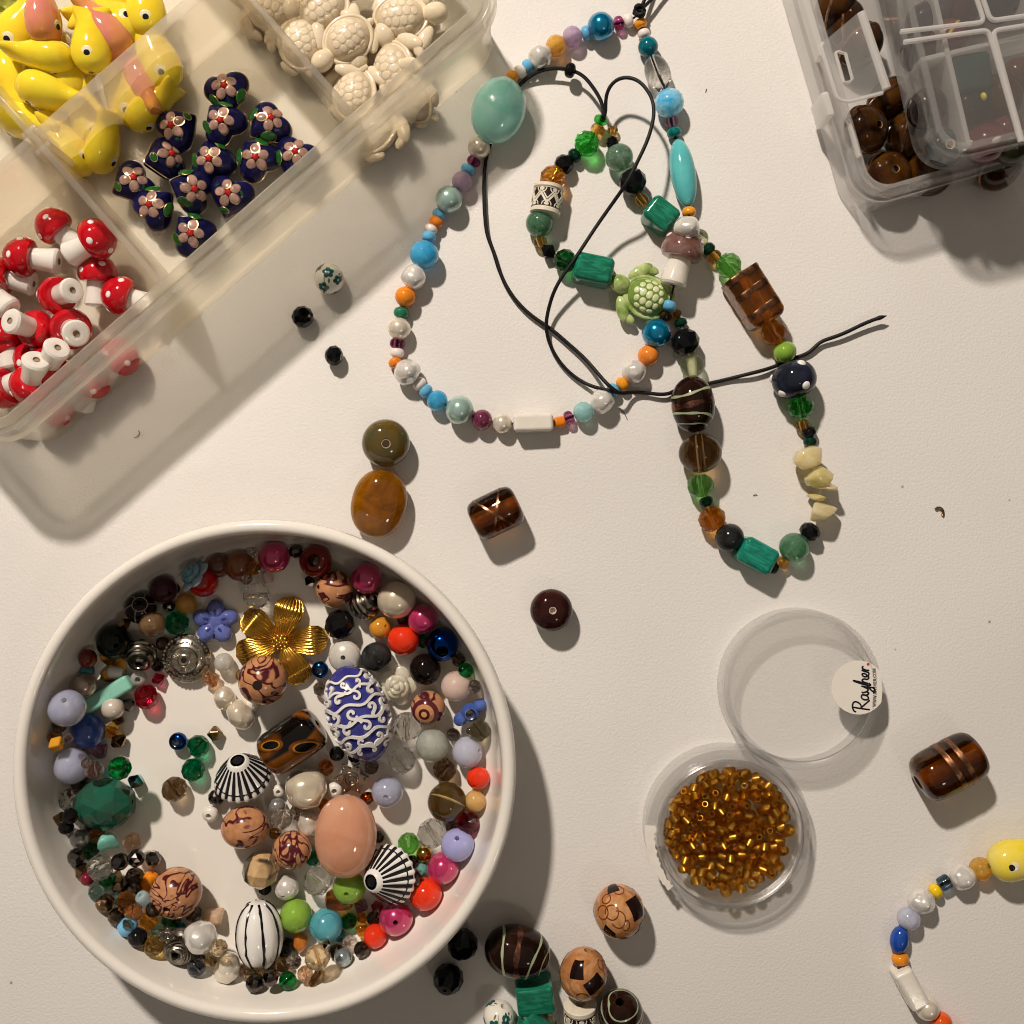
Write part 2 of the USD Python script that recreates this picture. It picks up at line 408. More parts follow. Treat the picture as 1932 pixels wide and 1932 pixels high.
# ================================================================ the setting
def paper():
    n = {'t': ('texture_coordinate', {}), 'n': ('noise_texture', {'scale': 1900.0, 'detail': 4.0, 'roughness': .62}), 'n3': ('noise_texture', {'scale': 18.0, 'detail': 2.0}),
         'r': ('rgb_ramp', {'ramp': [(.3, (.70, .675, .645)), (.7, (.75, .73, .70))]}), 'b': ('bump', {'strength': .7, 'distance': .00014}),
         'v': ('voronoi_texture', {'scale': 95.0, 'randomness': 1.0}), 'rs': ('rgb_ramp', {'ramp': [(0, (.2, .17, .15)), (.018, (.35, .3, .27)), (.034, (1, 1, 1)), (1, (1, 1, 1))]}),
         'x': ('mix', {'mix_type': 'multiply', 'fac': .8}), 'p': ('principled_bsdf', {'roughness': .62, 'specular_ior_level': .3})}
    l = [('t.object', 'n.vector'), ('t.object', 'n3.vector'), ('n3.fac', 'r.fac'), ('n.fac', 'b.height'), ('b.normal', 'p.normal'),
         ('t.object', 'v.vector'), ('v.distance', 'rs.fac'), ('r.color', 'x.color1'), ('rs.color', 'x.color2'), ('x.color', 'p.base_color')]
    return n, l, 'p.BSDF'
PAPER = mat('paper', paper)
tt = trimesh.creation.box((700, 700, 18)); tt.apply_translation((0, 0, -9))
obj('table_top', tt, PAPER, smooth=False, kind='structure', label='matt white table top under everything')

# ---------------------------------------------------------------- white dish
DISH = at('F', 497, 1457, 17.0); DISH[2] = 0
DZ = 2.0                                                   # its floor
glaze = gloss((.80, .765, .70), .10, .01, .02, .8)
dish_prof = [(0, 0), (33.5, 0), (34.2, .5), (35.0, .6), (38.6, 3.0), (41.6, 7.5), (43.2, 12.5), (43.75, 15.6), (43.6, 16.5), (43.1, 17.0), (42.4, 17.15), (41.7, 16.9), (41.25, 16.2),
             (40.9, 13.0), (40.4, 9.0), (39.6, 6.0), (38.2, 3.9), (36.2, 2.7), (33.5, 2.1), (30, DZ), (0, DZ)]
dish = empty('dish', pos=DISH, label='round white glazed dish full of mixed loose beads', cat='dish')
obj('bowl', lathe(dish_prof, 128), glaze, str(dish.GetPath()), smooth=60)
foot = lathe([(31.0, .02), (33.0, .02), (33.2, -.01), (30.8, -.01)], 96); foot.apply_translation((0, 0, .02))
obj('foot_ring', foot, gloss((.62, .58, .50), .5, .05), str(dish.GetPath()))

def dish_floor(p):                                         # height of the dish's inner surface under a point
    r = math.hypot(p[0] - DISH[0], p[1] - DISH[1])
    return float(np.interp(r, [0, 30, 33.5, 36.2, 38.2, 39.6, 40.4], [DZ, DZ, 2.1, 2.7, 3.9, 6.0, 9.0]))

# ---------------------------------------------------------------- round tub and its lid
CLEAR = sheet(.95, (.90, .88, .85), .17, .15)
JAR = at('J', 558, 1324, 1.0); JAR[2] = 0
tub = empty('bead_tub', pos=JAR, label='small round clear plastic tub filled with gold seed beads', cat='tub')
tp = str(tub.GetPath())
obj('tub_wall', lathe([(15.3, 0), (15.3, 4.2), (15.0, 4.7), (13.5, 5.1), (13.3, 5.6), (13.3, 7.2), (13.0, 7.4), (12.4, 7.4), (12.3, 7.1), (12.3, .9), (12.6, .8), (12.9, .9), (12.9, 4.2), (14.5, 4.0), (14.7, 3.8), (14.7, 0)], 96), CLEAR, tp, smooth=35)
obj('tub_floor', lathe([(0, .25), (12.25, .25), (12.25, .85), (0, .85)], 64), CLEAR, tp, smooth=35)
for zz in (5.9, 6.6):
    obj('screw_thread', tube([(13.35 * math.cos(a), 13.35 * math.sin(a), zz + .12 * math.sin(3 * a)) for a in np.linspace(0, 2 * np.pi, 80)], .18, 6), CLEAR, tp)
rng = np.random.default_rng(5); aa = np.radians(np.linspace(176, 224, 26))
ou = [(15.42 + rng.uniform(-.1, .12), a) for a in aa]; inn = [(15.42 - (2.2 - 1.1 * k / 25) * rng.uniform(.72, 1.05), a) for k, a in enumerate(aa)]
obj('torn_sticker', slab(Polygon([(q * math.cos(a), q * math.sin(a)) for q, a in ou + inn[::-1]]).buffer(.05), .16, 5.15), gloss((.78, .74, .67), .6, .05, coat=0), tp, smooth=False)

LIDH = 5.4
LID = at('J', 1004, 556, LIDH); LID[2] = 0
lid = empty('tub_lid', pos=LID, label='clear round plastic lid with a white round sticker', cat='lid'); lp = str(lid.GetPath())
obj('lid_top', lathe([(0, LIDH - .7), (14.0, LIDH - .7), (14.0, LIDH), (0, LIDH)], 72), sheet(.96, (.85, .83, .8), .04), lp, smooth=35)
obj('lid_wall', lathe([(14.75, 0), (14.75, LIDH - .5), (14.5, LIDH - .05), (14.0, LIDH + .1), (13.2, LIDH + .25), (13.0, LIDH), (13.2, LIDH - .6), (13.6, LIDH - 1), (13.7, 0)], 96), CLEAR, lp, smooth=35)
STK = at('J', 1322, 540, LIDH + .1) - LID
disc = Point(STK[0], STK[1]).buffer(4.95, 32).intersection(Point(0, 0).buffer(14.55, 64))
obj('sticker', slab(disc, .08, LIDH + .12), gloss((.80, .76, .69), .5, .02, coat=.1), lp, smooth=False)
def script_lettering():
    S = [[(.3, 0), (.5, 1.5), (.75, 3)], [(-.1, 2.5), (.7, 3.05), (1.7, 2.75), (1.55, 1.95), (.65, 1.5)], [(.65, 1.5), (1.3, .75), (1.95, .0)],
         [(3.05, 1.25), (2.5, 1.4), (2.1, .8), (2.3, .15), (2.8, .4), (3.05, 1.25), (3.02, .4), (3.25, .1), (3.5, .35)],
         [(3.5, 1.3), (3.6, .5), (3.9, .2), (4.3, .6), (4.6, 1.35), (4.4, .2), (4.0, -1.0), (3.55, -1.05), (3.85, -.4), (4.8, .35)],
         [(4.8, .3), (5.4, 1.8), (5.6, 2.9), (5.3, 2.2), (5.1, 0)], [(5.15, .3), (5.35, .95), (5.7, 1.3), (5.92, 1.0), (5.88, .3), (6.1, .1), (6.4, .5)],
         [(6.4, .5), (6.9, .9), (6.8, 1.3), (6.45, 1.1), (6.4, .4), (6.8, .05), (7.2, .4)], [(7.2, .4), (7.5, 1.3), (7.5, .1)], [(7.52, .5), (7.7, 1.0), (7.95, 1.28), (8.2, 1.15)]]
    return unary_union([stroke(s, .30) for s in S])
def reading_up(g, x, y):             # flat lettering that reads towards the top of the picture
    return affinity.translate(affinity.rotate(g, 90, origin=(0, 0)), x, y)
tx = STK[0] + 1.95; ty = STK[1] - 4.35
lz = LIDH + .21
obj('black_lettering', slab(reading_up(script_lettering(), tx, ty), .03, lz), gloss((.008, .008, .012), .4, 0), lp, smooth=False)
obj('red_full_stop', slab(reading_up(Point(8.62, .2).buffer(.26), tx, ty), .03, lz), gloss((.6, .02, .03), .4, 0), lp, smooth=False)
t2 = meshkit.text_mesh('WWW.RAYHER.COM', .62, .03, bold=True)
t2.apply_scale((7.0 / t2.extents[0], 1, 1)); t2.vertices = np.stack([-t2.vertices[:, 1] + tx + 1.35 + .012 * (t2.vertices[:, 0] - 3.5) ** 2 * -1, t2.vertices[:, 0] + ty + .8, t2.vertices[:, 2] + lz], 1)
obj('small_lettering', t2, gloss((.03, .03, .03), .4, 0), lp, smooth=False)

# ---------------------------------------------------------------- frosted organiser box, upper left
BH = 20.0
O_ = at('F', 480, 430, BH); O_[2] = 0
BU, BV = np.array([.753, .658, 0]), np.array([-.658, .753, 0])
def buv(p): q = np.asarray(p) - O_; return q @ BU, q @ BV
u0 = buv(at('F', -24, 868, BH))[0]; u1 = buv(at('F', 968, -8, BH))[0]
BW, BDp = u1 - u0, 118.0
RB = np.stack([BU, BV, [0, 0, 1]], 1)
FROST = frosted(.44, .36, (.97, .94, .87), .34, .06, (1, .98, .92)); FROSTED = frosted(.60, .20, (.97, .94, .88), .2, .06); FLOORP = frosted(.74, .12, (.95, .92, .86), .3, .04, (1, .985, .94))
ob = empty('organizer_box', pos=O_ + BU * u0, R=RB, label='frosted plastic organiser box with red mushroom and yellow fish beads', cat='box'); bp = str(ob.GetPath())
wall_prof = [(1.3, .4), (1.1, 15.6), (.1, 16.2), (0, 16.6), (0, 19.5), (.35, 20), (1.1, 20), (1.35, 19.45), (2.1, 19.45), (2.35, 20), (3.6, 20), (3.9, 19.6), (3.9, 19.0), (2.5, 18.4), (2.6, 1.8), (2.6, .4)]
obj('outer_wall', ring_frame(BW, BDp, 8.0, wall_prof, 10), FROST, bp, smooth=35)
fl = slab(Polygon(rrect(BW - 5.4, BDp - 5.4, 6, 8) + 2.7), .9, .3)
obj('box_floor', fl, FLOORP, bp, smooth=False)
def divider(u_a, v_a, u_b, v_b, h, th=1.3, name='divider'):
    L = math.hypot(u_b - u_a, v_b - v_a); b = rbox(L / 2, th / 2, (h - 1.25) / 2, .35)
    b.apply_transform(trimesh.transformations.rotation_matrix(math.atan2(v_b - v_a, u_b - u_a), (0, 0, 1))); b.apply_translation(((u_a + u_b) / 2 - u0, (v_a + v_b) / 2, 1.25 + (h - 1.25) / 2))
    return obj(name, b, FROSTED, bp, smooth=30)
hD = 18.0
ua = buv(at('A', 900, 1560, hD))[0]; ub = buv(at('A', 120, 740, hD))[0]
uc = buv(at('T', 1040, 990, hD))[0]; ud = buv(at('T', 330, 250, hD))[0]
va = buv(at('A', 170, 730, hD))[1]; vb = buv(at('A', 1120, 60, hD))[1]
vm = buv(at('A', 100, 860, hD))[1]
uM, uC, vY = (ua + ub) / 2, (uc + ud) / 2, (va + vb) / 2
divider(uM, 2.8, uM, BDp - 3, hD); divider(uC, 2.8, uC, BDp - 3, hD)
divider(uM + .8, vY, u1 - 3, vY, hD, 2.4)
divider(u0 + 3, vm, uM - .8, vm, hD, 1.6)
for vv in (vY, vm):                  # the slots that hold the loose dividers
    for s in (-1, 1):
        divider(uM - 1.6, vv + s * 1.9, uM + 1.6, vv + s * 1.9, 17.2, .9, 'slot_rib')
BF = 1.25                            # height of the box's inner floor

# ---------------------------------------------------------------- two clear boxes, upper right
def local(px, ang, z=0):
    c, s = math.cos(math.radians(ang)), math.sin(math.radians(ang))
    return np.array([[c, -s, 0], [s, c, 0], [0, 0, 1.0]])
CASE = sheet(.78, (.92, .90, .87), .12, .09); CASE2 = sheet(.84, (.76, .75, .73), .10, .08); FILM = sheet(.85, (.50, .48, .46), .12, .05); RIDGE_SHINE = sheet(.34, (.90, .88, .86), .12, .08)  # last one whiter: highlights along the plastic edges put into its colour
RT = local(None, 16.2); T0 = at('X', 609, 1630, 0)
tray = empty('clear_case', pos=T0, R=RT, label='large clear plastic case of brown glass beads under a smaller box', cat='case'); trp = str(tray.GetPath())
TW, TH, TZ = 95.0, 85.0, 12.0
tray_prof = [(.4, .3), (0, .8), (0, 8.0), (-.3, 8.3), (-.3, 9.3), (.1, 9.6), (.1, 11.5), (.35, 12), (.8, 12), (.95, 11.4), (1.3, 11.4), (1.45, 12), (1.8, 12), (2.0, 11.7), (2.0, 1.6), (2.0, .3)]
obj('case_wall', ring_frame(TW, TH, 6.0, tray_prof, 10), CASE, trp, smooth=35)
obj('case_floor', slab(Polygon(rrect(TW - 4.2, TH - 4.2, 4.6, 8) + 2.1), .9, .25), CASE2, trp, smooth=False)
def in_tray(z, x, y, h): return RT.T @ (at(z, x, y, h) - T0)
def bar(parent, a, b, th, z0, z1, m, name='divider', off=None):
    L = math.hypot(b[0] - a[0], b[1] - a[1]); q = rbox(L / 2, th / 2, (z1 - z0) / 2, min(th, z1 - z0) * .3)
    q.apply_transform(trimesh.transformations.rotation_matrix(math.atan2(b[1] - a[1], b[0] - a[0]), (0, 0, 1))); q.apply_translation(((a[0] + b[0]) / 2, (a[1] + b[1]) / 2, (z0 + z1) / 2))
    return obj(name, q, m, parent, smooth=30)
bar(trp, (27, 2.2), (27, TH - 2.2), 1.0, 1.2, 11, CASE2); bar(trp, (2.2, 41), (TW - 2.2, 41), 1.0, 1.2, 11, CASE2)
a = in_tray('X', 240, -60, 14); b = in_tray('X', 335, 425, 14)
bar(trp, (-.2, a[1]), (-.2, b[1]), 1.3, 9.6, 12.6, RIDGE_SHINE, 'latch_lip')
a = in_tray('X', 320, 710, 11); b = in_tray('X', 370, 890, 11)
bar(trp, (-.9, a[1]), (-.9, b[1]), 1.5, 3.5, 10.6, RIDGE_SHINE, 'latch_catch')
bar(trp, (1.1, b[1] - 2), (1.1, 8), .6, 11.6, 12.7, RIDGE_SHINE, 'wall_ridge')
tabx = in_tray('X', 1800, 1345, 8)[0]
tab = slab(Polygon([(tabx, 0), (tabx + 1.2, -6.5), (tabx + 2.8, -8.0), (tabx + 14, -8.0), (tabx + 15.5, -6.5), (tabx + 16, 0)]), 1.3, 7.2)
obj('latch_tab', tab, CASE2, trp, smooth=False)

UZ0, UZ1 = 12.3, 22.1
R2 = local(None, 13.0); U0 = at('X', 1141, 1359, UZ0) + np.array([0, .8, 0])
up = empty('clear_lidded_box', pos=U0, R=R2, label='smaller clear box with ridged lid resting on the larger clear case', cat='box'); upp = str(up.GetPath())
UW, UD = 75.0, 72.0
up_prof = [(1.0, 0), (.4, .4), (0, 6.0), (0, 8.6), (.4, 9.4), (1.1, 9.8), (1.9, 9.75), (2.2, 9.3), (1.6, 8.6), (1.5, .9), (1.5, 0)]
obj('box_wall', ring_frame(UW, UD, 6.2, up_prof, 10), CASE2, upp, smooth=35)
obj('box_floor', slab(Polygon(rrect(UW - 3.4, UD - 3.4, 4.6, 8) + 1.7), .7, .1), CASE2, upp, smooth=False)
obj('lid_panel', slab(Polygon(rrect(UW - 2.0, UD - 2.0, 5.2, 8) + 1.0), .42, 9.25), FILM, upp, smooth=False)
def in_up(z, x, y, h): return R2.T @ (at(z, x, y, h) - U0)
hl = UZ1 - .2
def ridge(pts):
    P = [in_up('X', x, y, hl)[:2] for x, y in pts]
    out = []
    for i, q in enumerate(P):                    # rounded corners
        if 0 < i < len(P) - 1:
            for t in np.linspace(0, 1, 5):
                a_ = q + (P[i - 1] - q) * min(1, 1.1 / np.linalg.norm(P[i - 1] - q)); b_ = q + (P[i + 1] - q) * min(1, 1.1 / np.linalg.norm(P[i + 1] - q))
                out.append((1 - t) ** 2 * a_ + 2 * t * (1 - t) * q + t * t * b_)
        else: out.append(q)
    return tube(np.c_[np.array(out), np.full(len(out), 9.62)], .42, 8)
for pts in ([(1020, 235), (1640, 165), (1545, -120)], [(1045, 312), (1668, 222), (1905, 1045)], [(2100, 95), (1685, 155), (1590, -120)], [(2100, 165), (1700, 228), (1920, 1045)]):
    obj('lid_ridge', ridge(pts), RIDGE_SHINE, upp)
a = in_up('X', 1130, -150, 18); b = in_up('X', 1560, 1190, 18); xm = (a[0] + b[0]) / 2
bar(upp, (xm, 1.7), (xm, UD - 2), .9, .85, 8.4, RIDGE_SHINE)
a = in_up('X', 1060, 495, 18); b = in_up('X', 1932, 310, 18); ym = (a[1] + b[1]) / 2
bar(upp, (1.7, ym), (xm - .5, ym), .9, .85, 8.4, RIDGE_SHINE); bar(upp, (xm + .5, ym), (UW - 2, ym), .9, .85, 8.4, RIDGE_SHINE)
ht = 15.5
tabpts = [in_up('X', x, y, ht)[:2] for x, y in ((700, 105), (755, 98), (940, 640), (885, 690), (640, 752), (575, 745), (545, 715), (432, 355), (445, 320))]
slot = Polygon([in_up('X', x, y, ht)[:2] for x, y in ((535, 400), (555, 388), (610, 405), (660, 590), (640, 612), (595, 612))])
obj('latch_flap', slab(Polygon(tabpts).buffer(.4).buffer(-.4).difference(slot), .8, 3.0), CASE2, upp, smooth=False)
obj('latch_slot_rim', tube(np.c_[np.array(slot.exterior.coords)[:, :2], np.full(len(slot.exterior.coords), 3.6)], .3, 6), RIDGE_SHINE, upp)
hg = [in_up('X', x, y, ht)[:2] for x, y in ((725, 100), (912, 660))]
obj('latch_hinge', tube(np.c_[np.array(hg), np.full(2, 3.6)], .75, 8), RIDGE_SHINE, upp)
edge = [in_up('X', x, y, ht)[:2] for x, y in ((445, 320), (432, 355), (545, 715), (575, 745), (640, 752), (885, 690))]
obj('latch_edge', tube(np.c_[np.array(edge), np.full(len(edge), 3.5)], .35, 6), RIDGE_SHINE, upp)

# ================================================================ the beads' makers: each gives a list of (name, mesh, material)
def P_mushroom(c, r, spots=True, stem=(.80, .75, .66), seed_=0, glassy=False):
    cap = lathe([(0, 1.55), (.25, 1.53), (.5, 1.44), (.74, 1.26), (.92, 1.0), (1.0, .74), (.97, .54), (.86, .40), (.66, .36), (.42, .38), (0, .40)], 36)
    st = lathe([(.16, -.98), (.34, -1.04), (.56, -1.0), (.64, -.88), (.63, -.72), (.58, -.4), (.54, 0), (.53, .42), (0, .44), (0, -.5), (.15, -.5)], 28)
    st.vertices[:, 2] = np.where(st.vertices[:, 2] < 0, st.vertices[:, 2] * .86, st.vertices[:, 2])
    cap.vertices[:, 2] = .36 + (cap.vertices[:, 2] - .36) * 1.2
    for m in (cap, st): m.apply_scale(r)
    out = [('cap', cap, stone(c, mixn(c, (1, 1, 1), .12), .25) if glassy else gloss(c, .09, .15, .2, .9, mixn(c, (.25, 0, .01), .5))), ('stem', st, gloss(stem, .12, .05, .2, .8, sss=.25))]
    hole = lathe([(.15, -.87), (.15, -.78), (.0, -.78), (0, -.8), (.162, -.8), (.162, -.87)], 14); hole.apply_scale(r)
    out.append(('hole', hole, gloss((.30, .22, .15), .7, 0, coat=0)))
    if spots:
        rng = np.random.default_rng(seed_)
        for k in range(6):
            lat = .95 if k == 5 else rng.uniform(.1, .55); lon = k * 2 * math.pi / 5 + rng.uniform(-.25, .25) if k < 5 else 1.0
            n = np.array([math.cos(lat) * math.cos(lon), math.cos(lat) * math.sin(lon), math.sin(lat)])
            p = np.array([n[0] * .97, n[1] * .97, .77 + n[2] * 1.0]); nn = unit(n * [1, 1, 1.2])
            s = ell(.15, .17, .05, p, frame(nn)); s.apply_scale(r)
            out.append(('spot', s, gloss((.80, .70, .70), .12, .02)))
    return out

def heart_pts(n=48, blend=.62):
    t = np.linspace(0, 2 * np.pi, n, endpoint=False)
    h = np.stack([16 * np.sin(t) ** 3, 13 * np.cos(t) - 5 * np.cos(2 * t) - 2 * np.cos(3 * t) - np.cos(4 * t) + 2.5], 1) / 16
    c = np.stack([np.sin(t), np.cos(t)], 1) * .95
    return h * blend + c * (1 - blend)

def P_heart(w=4.2, th=2.9, var=0):
    hp = heart_pts(); rings = [(0, 1)] + [(math.sin(a), math.cos(a)) for a in np.linspace(.2, math.pi / 2, 8)]
    v = []; n = len(hp); f = []
    for s, z in rings[1:]: v += [(x * s, y * s, z) for x, y in hp]
    for s, z in rings[1:-1][::-1]: v += [(x * s, y * s, -z) for x, y in hp]
    k = 2 * len(rings[1:]) - 1
    for i in range(k - 1):
        for j in range(n):
            j2 = (j + 1) % n; f += [[i * n + j, (i + 1) * n + j, (i + 1) * n + j2], [i * n + j, (i + 1) * n + j2, i * n + j2]]
    v += [(0, 0, 1), (0, 0, -1)]
    for j in range(n):
        j2 = (j + 1) % n; f += [[len(v) - 2, j, j2], [len(v) - 1, (k - 1) * n + j2, (k - 1) * n + j]]
    body = trimesh.Trimesh(np.array(v) * [w, w, th], f)
    if body.volume < 0: body.invert()
    def surf(x, y):
        rho = min(.97, math.hypot(x, y) / .88); z = math.sqrt(1 - rho * rho); nn = unit([x / w * 1.2, y / w * 1.2, max(z, .2) / th])
        return np.array([x * w, y * w, z * th]), nn
    gold = metal((.86, .64, .32), .28); out = [('body', body, gloss((.008, .008, .060), .08, .3, .3, 1.0, (.003, .003, .02)))]
    wires = []
    def inlay(nm, cx, cy, a, b, ang, m):
        p, nn = surf(cx, cy); F = frame(nn)
        if nn[2] > .9: F = np.stack([unit(np.cross([0, 1, 0], nn)), unit(np.cross(nn, np.cross([0, 1, 0], nn))), nn], 1)
        else:
            y = unit(np.array([0, 1, 0]) - nn * nn[1]); F = np.stack([np.cross(y, nn), y, nn], 1)
        c, s = math.cos(ang), math.sin(ang); F = F @ np.array([[c, -s, 0], [s, c, 0], [0, 0, 1]])
        out.append((nm, ell(a * w, b * w, .055 * w, p - nn * .03, F), m))
        ps = []
        for t in np.linspace(0, 2 * np.pi, 15)[:-1]:
            q = F @ np.array([a * w * 1.03 * math.cos(t), b * w * 1.03 * math.sin(t), 0]) + p
            x, y = q[0] / w, q[1] / w; sp, sn = surf(x, y); ps.append(sp + sn * .05)
        wires.append(tube(ps, .075, 5, True))
    cx0, cy0 = 0.02, .08; pk = gloss((.44, .26, .21), .12, .3, .5); gr = gloss((.012, .10, .012), .1, .3, .5)
    for k in range(5):
        a = math.pi / 2 + k * 2 * math.pi / 5 + var * .45
        if k == 0: a += .05
        inlay('petal', cx0 + .37 * math.cos(a), cy0 + .37 * math.sin(a), .225, .19, a, pk)
    L_ = ([(-.58, -.36, .30, .18, 1.9), (.56, -.44, .32, .2, 1.1), (.72, .50, .24, .15, .8)], [(-.62, .42, .32, .19, 2.2), (.62, .40, .32, .19, .9), (0, -.66, .2, .14, 0)], [(.66, -.05, .36, .2, 1.5), (-.55, -.45, .3, .17, 2.0), (-.66, .52, .22, .14, 2.3)])[var]
    for q in L_: inlay('leaf', *q, gr)
    p, nn = surf(cx0, cy0); out.append(('flower_centre', ell(.15 * w, .15 * w, .11 * w, p), gloss((.42, .008, .01), .12, .1)))
    wires.append(tube([(x * w * 1.0, y * w * 1.0, 0) for x, y in hp], .11, 5, True))
    out.append(('gold_wire', join(wires), gold)); return out

def P_fish(c, L=13.0, pupil=True, c2=None, fat=1.0):
    """glazed ceramic fish bead; local z from the mouth to the tail, local x up (one flank)"""
    t = np.linspace(0, 1, 26)
    W = np.interp(t, [0, .04, .12, .25, .4, .55, .68, .78, .88, .96, 1], [.14, .30, .42, .50, .50, .46, .39, .36, .43, .50, .44])
    H = np.interp(t, [0, .04, .12, .25, .4, .55, .68, .78, .88, .96, 1], [.13, .26, .36, .41, .41, .36, .29, .24, .20, .17, .12]) * fat
    from scipy.ndimage import gaussian_filter1d
    W, H = gaussian_filter1d(W, .8, mode='nearest'), gaussian_filter1d(H, .8, mode='nearest')
    a = np.arange(28) / 28 * 2 * np.pi; rows = []
    for i, s in enumerate(t):
        notch = np.where(np.abs(np.sin(a)) < .5, 1, 1)
        zz = s + (.05 * (np.abs(np.sin(a)) - .5) if s > .9 else 0)
        rows.append(np.stack([H[i] * np.cos(a) * .5, W[i] * np.sin(a) * .5, (zz - .45) * np.ones(28)], 1))
    v = np.concatenate(rows) * L * np.array([1.25, 1.25, 1.0]); n = len(t); f = []
    for i in range(n - 1):
        for k in range(28):
            l = (k + 1) % 28; f += [[i * 28 + k, i * 28 + l, (i + 1) * 28 + l], [i * 28 + k, (i + 1) * 28 + l, (i + 1) * 28 + k]]
    v = np.vstack([v, [0, 0, v[0, 2] + L * .01], [0, 0, v[-1, 2]]])
    for k in range(28): l = (k + 1) % 28; f += [[n * 28, l, k], [n * 28 + 1, (n - 1) * 28 + k, (n - 1) * 28 + l]]
    body = trimesh.Trimesh(v, f);
    if body.volume < 0: body.invert()
    out = [('body', body, gloss(c, .10, .10, .12, .9, c2 or mixn(c, (.6, .2, .0), .35), sss=.15))]
    wh, bk = gloss((.82, .74, .50), .12, .03), gloss((.012, .012, .014), .06, 0, coat=1)
    for s in (1, -1):
        p = np.array([s * L * .232 * fat, 0, -.22 * L]); nn = unit([s, 0, -.25]); F = frame(nn)
        out.append(('eye', ell(.115 * L, .105 * L, .030 * L, p - nn * .012 * L, F), wh)); out.append(('pupil', ell(.062 * L, .062 * L, .024 * L, p, F), bk))
    out.append(('mouth_hole', lathe([(.035 * L, -.455 * L), (.035 * L, -.40 * L), (0, -.40 * L), (0, -.462 * L)], 14), gloss((.16, .12, .03), .5, 0)))  # dark disc on the snout, coloured as the shade in a hole
    return out

def P_turtle(body_c, scute_c, groove_c, L=13.0, relief=1.0, rough=.14):
    """local z is the hole's axis: -z = head; local x = up"""
    def E(a, b, c, p, ang=0):           # a across (local y), b along (local z), c up (local x)
        m = ell(c, a, b, (0, 0, 0), None, 3)
        m.apply_transform(trimesh.transformations.rotation_matrix(ang, (1, 0, 0))); m.apply_translation((p[2], p[0], p[1])); return m
    def mf(m): return manifold3d.Manifold(manifold3d.Mesh(np.asarray(m.vertices, np.float32), np.asarray(m.faces, np.uint32)))
    s = L / 13.0
    pcs = [E(4.1, 4.9, 1.7, (0, .4, -.3)), E(1.85, 2.2, 1.75, (0, -5.5, .4)), E(1.3, 2.2, 1.2, (0, -4.0, 0)), E(.75, 1.3, .7, (0, 5.4, -.4)),
           E(1.3, 2.7, .95, (4.1, -2.9, -.2), -.95), E(1.3, 2.7, .95, (-4.1, -2.9, -.2), .95), E(1.0, 1.9, .75, (3.2, 3.9, -.4), .75), E(1.0, 1.9, .75, (-3.2, 3.9, -.4), -.75),
           E(.9, 1.5, .7, (5.3, -1.0, -.4), -.2), E(.9, 1.5, .7, (-5.3, -1.0, -.4), .2)]
    u = mf(pcs[0])
    for q in pcs[1:]: u = u + mf(q)
    u = u.refine_to_length(.5).to_mesh(); m = trimesh.Trimesh(u.vert_properties[:, :3], u.tri_verts); m.merge_vertices()
    trimesh.smoothing.filter_taubin(m, iterations=12); m.apply_scale(s)
    A, Bz, H = 3.5, 4.3, 2.9
    bm = gloss(body_c, rough, .2, .35, .8, groove_c)
    sm = gloss(scute_c, rough, .15, .4, .8, mixn(scute_c, groove_c, .4))
    shell = E(A, Bz, H, (0, .6, .0)); shell.apply_scale(s)
    rim = tube([(.2, (A + .35) * math.cos(t), .6 + (Bz + .35) * math.sin(t)) for t in np.linspace(0, 2 * np.pi, 41)[:-1]], .48 if relief > .8 else .40, 8, True); rim.apply_scale(s)
    out = [('body', m, bm, 60), ('shell', shell, gloss(groove_c, rough + .05, .1, .4, .7), 60), ('shell_rim', rim, bm, 60)]
    cells = [(0, -2.6, .62, .55), (0, -1.25, .72, .6), (0, .1, .76, .6), (0, 1.45, .72, .6), (0, 2.75, .6, .5)]
    for sgn in (1, -1): cells += [(sgn * 1.45, -2.0, .6, .55), (sgn * 1.6, -.6, .66, .6), (sgn * 1.65, .8, .66, .6), (sgn * 1.45, 2.15, .58, .52), (sgn * 2.65, -1.3, .45, .6), (sgn * 2.85, .1, .45, .62), (sgn * 2.65, 1.5, .42, .58)]
    for (x, y, a, b) in cells:
        q = (x / A) ** 2 + (y / Bz) ** 2; zz = H * math.sqrt(max(.02, 1 - q)); nn = unit([zz / H ** 2, x / A ** 2, y / Bz ** 2])
        F = np.stack([nn, unit(np.cross([0, 0, 1.0], nn)), np.cross(nn, unit(np.cross([0, 0, 1.0], nn)))], 1)
        c_ = ell(.26 * relief, a * 1.12, b * 1.12, np.array([zz, x, y + .6]) - nn * .06, F); c_.apply_scale(s)
        out.append(('scute', c_, sm, 60))
    if relief > .8:
        for sg in (1, -1):
            e = ell(.2, .38, .5, np.array([1.55, sg * .75, -5.5])); e.apply_scale(s); out.append(('eye', e, sm))
    return out

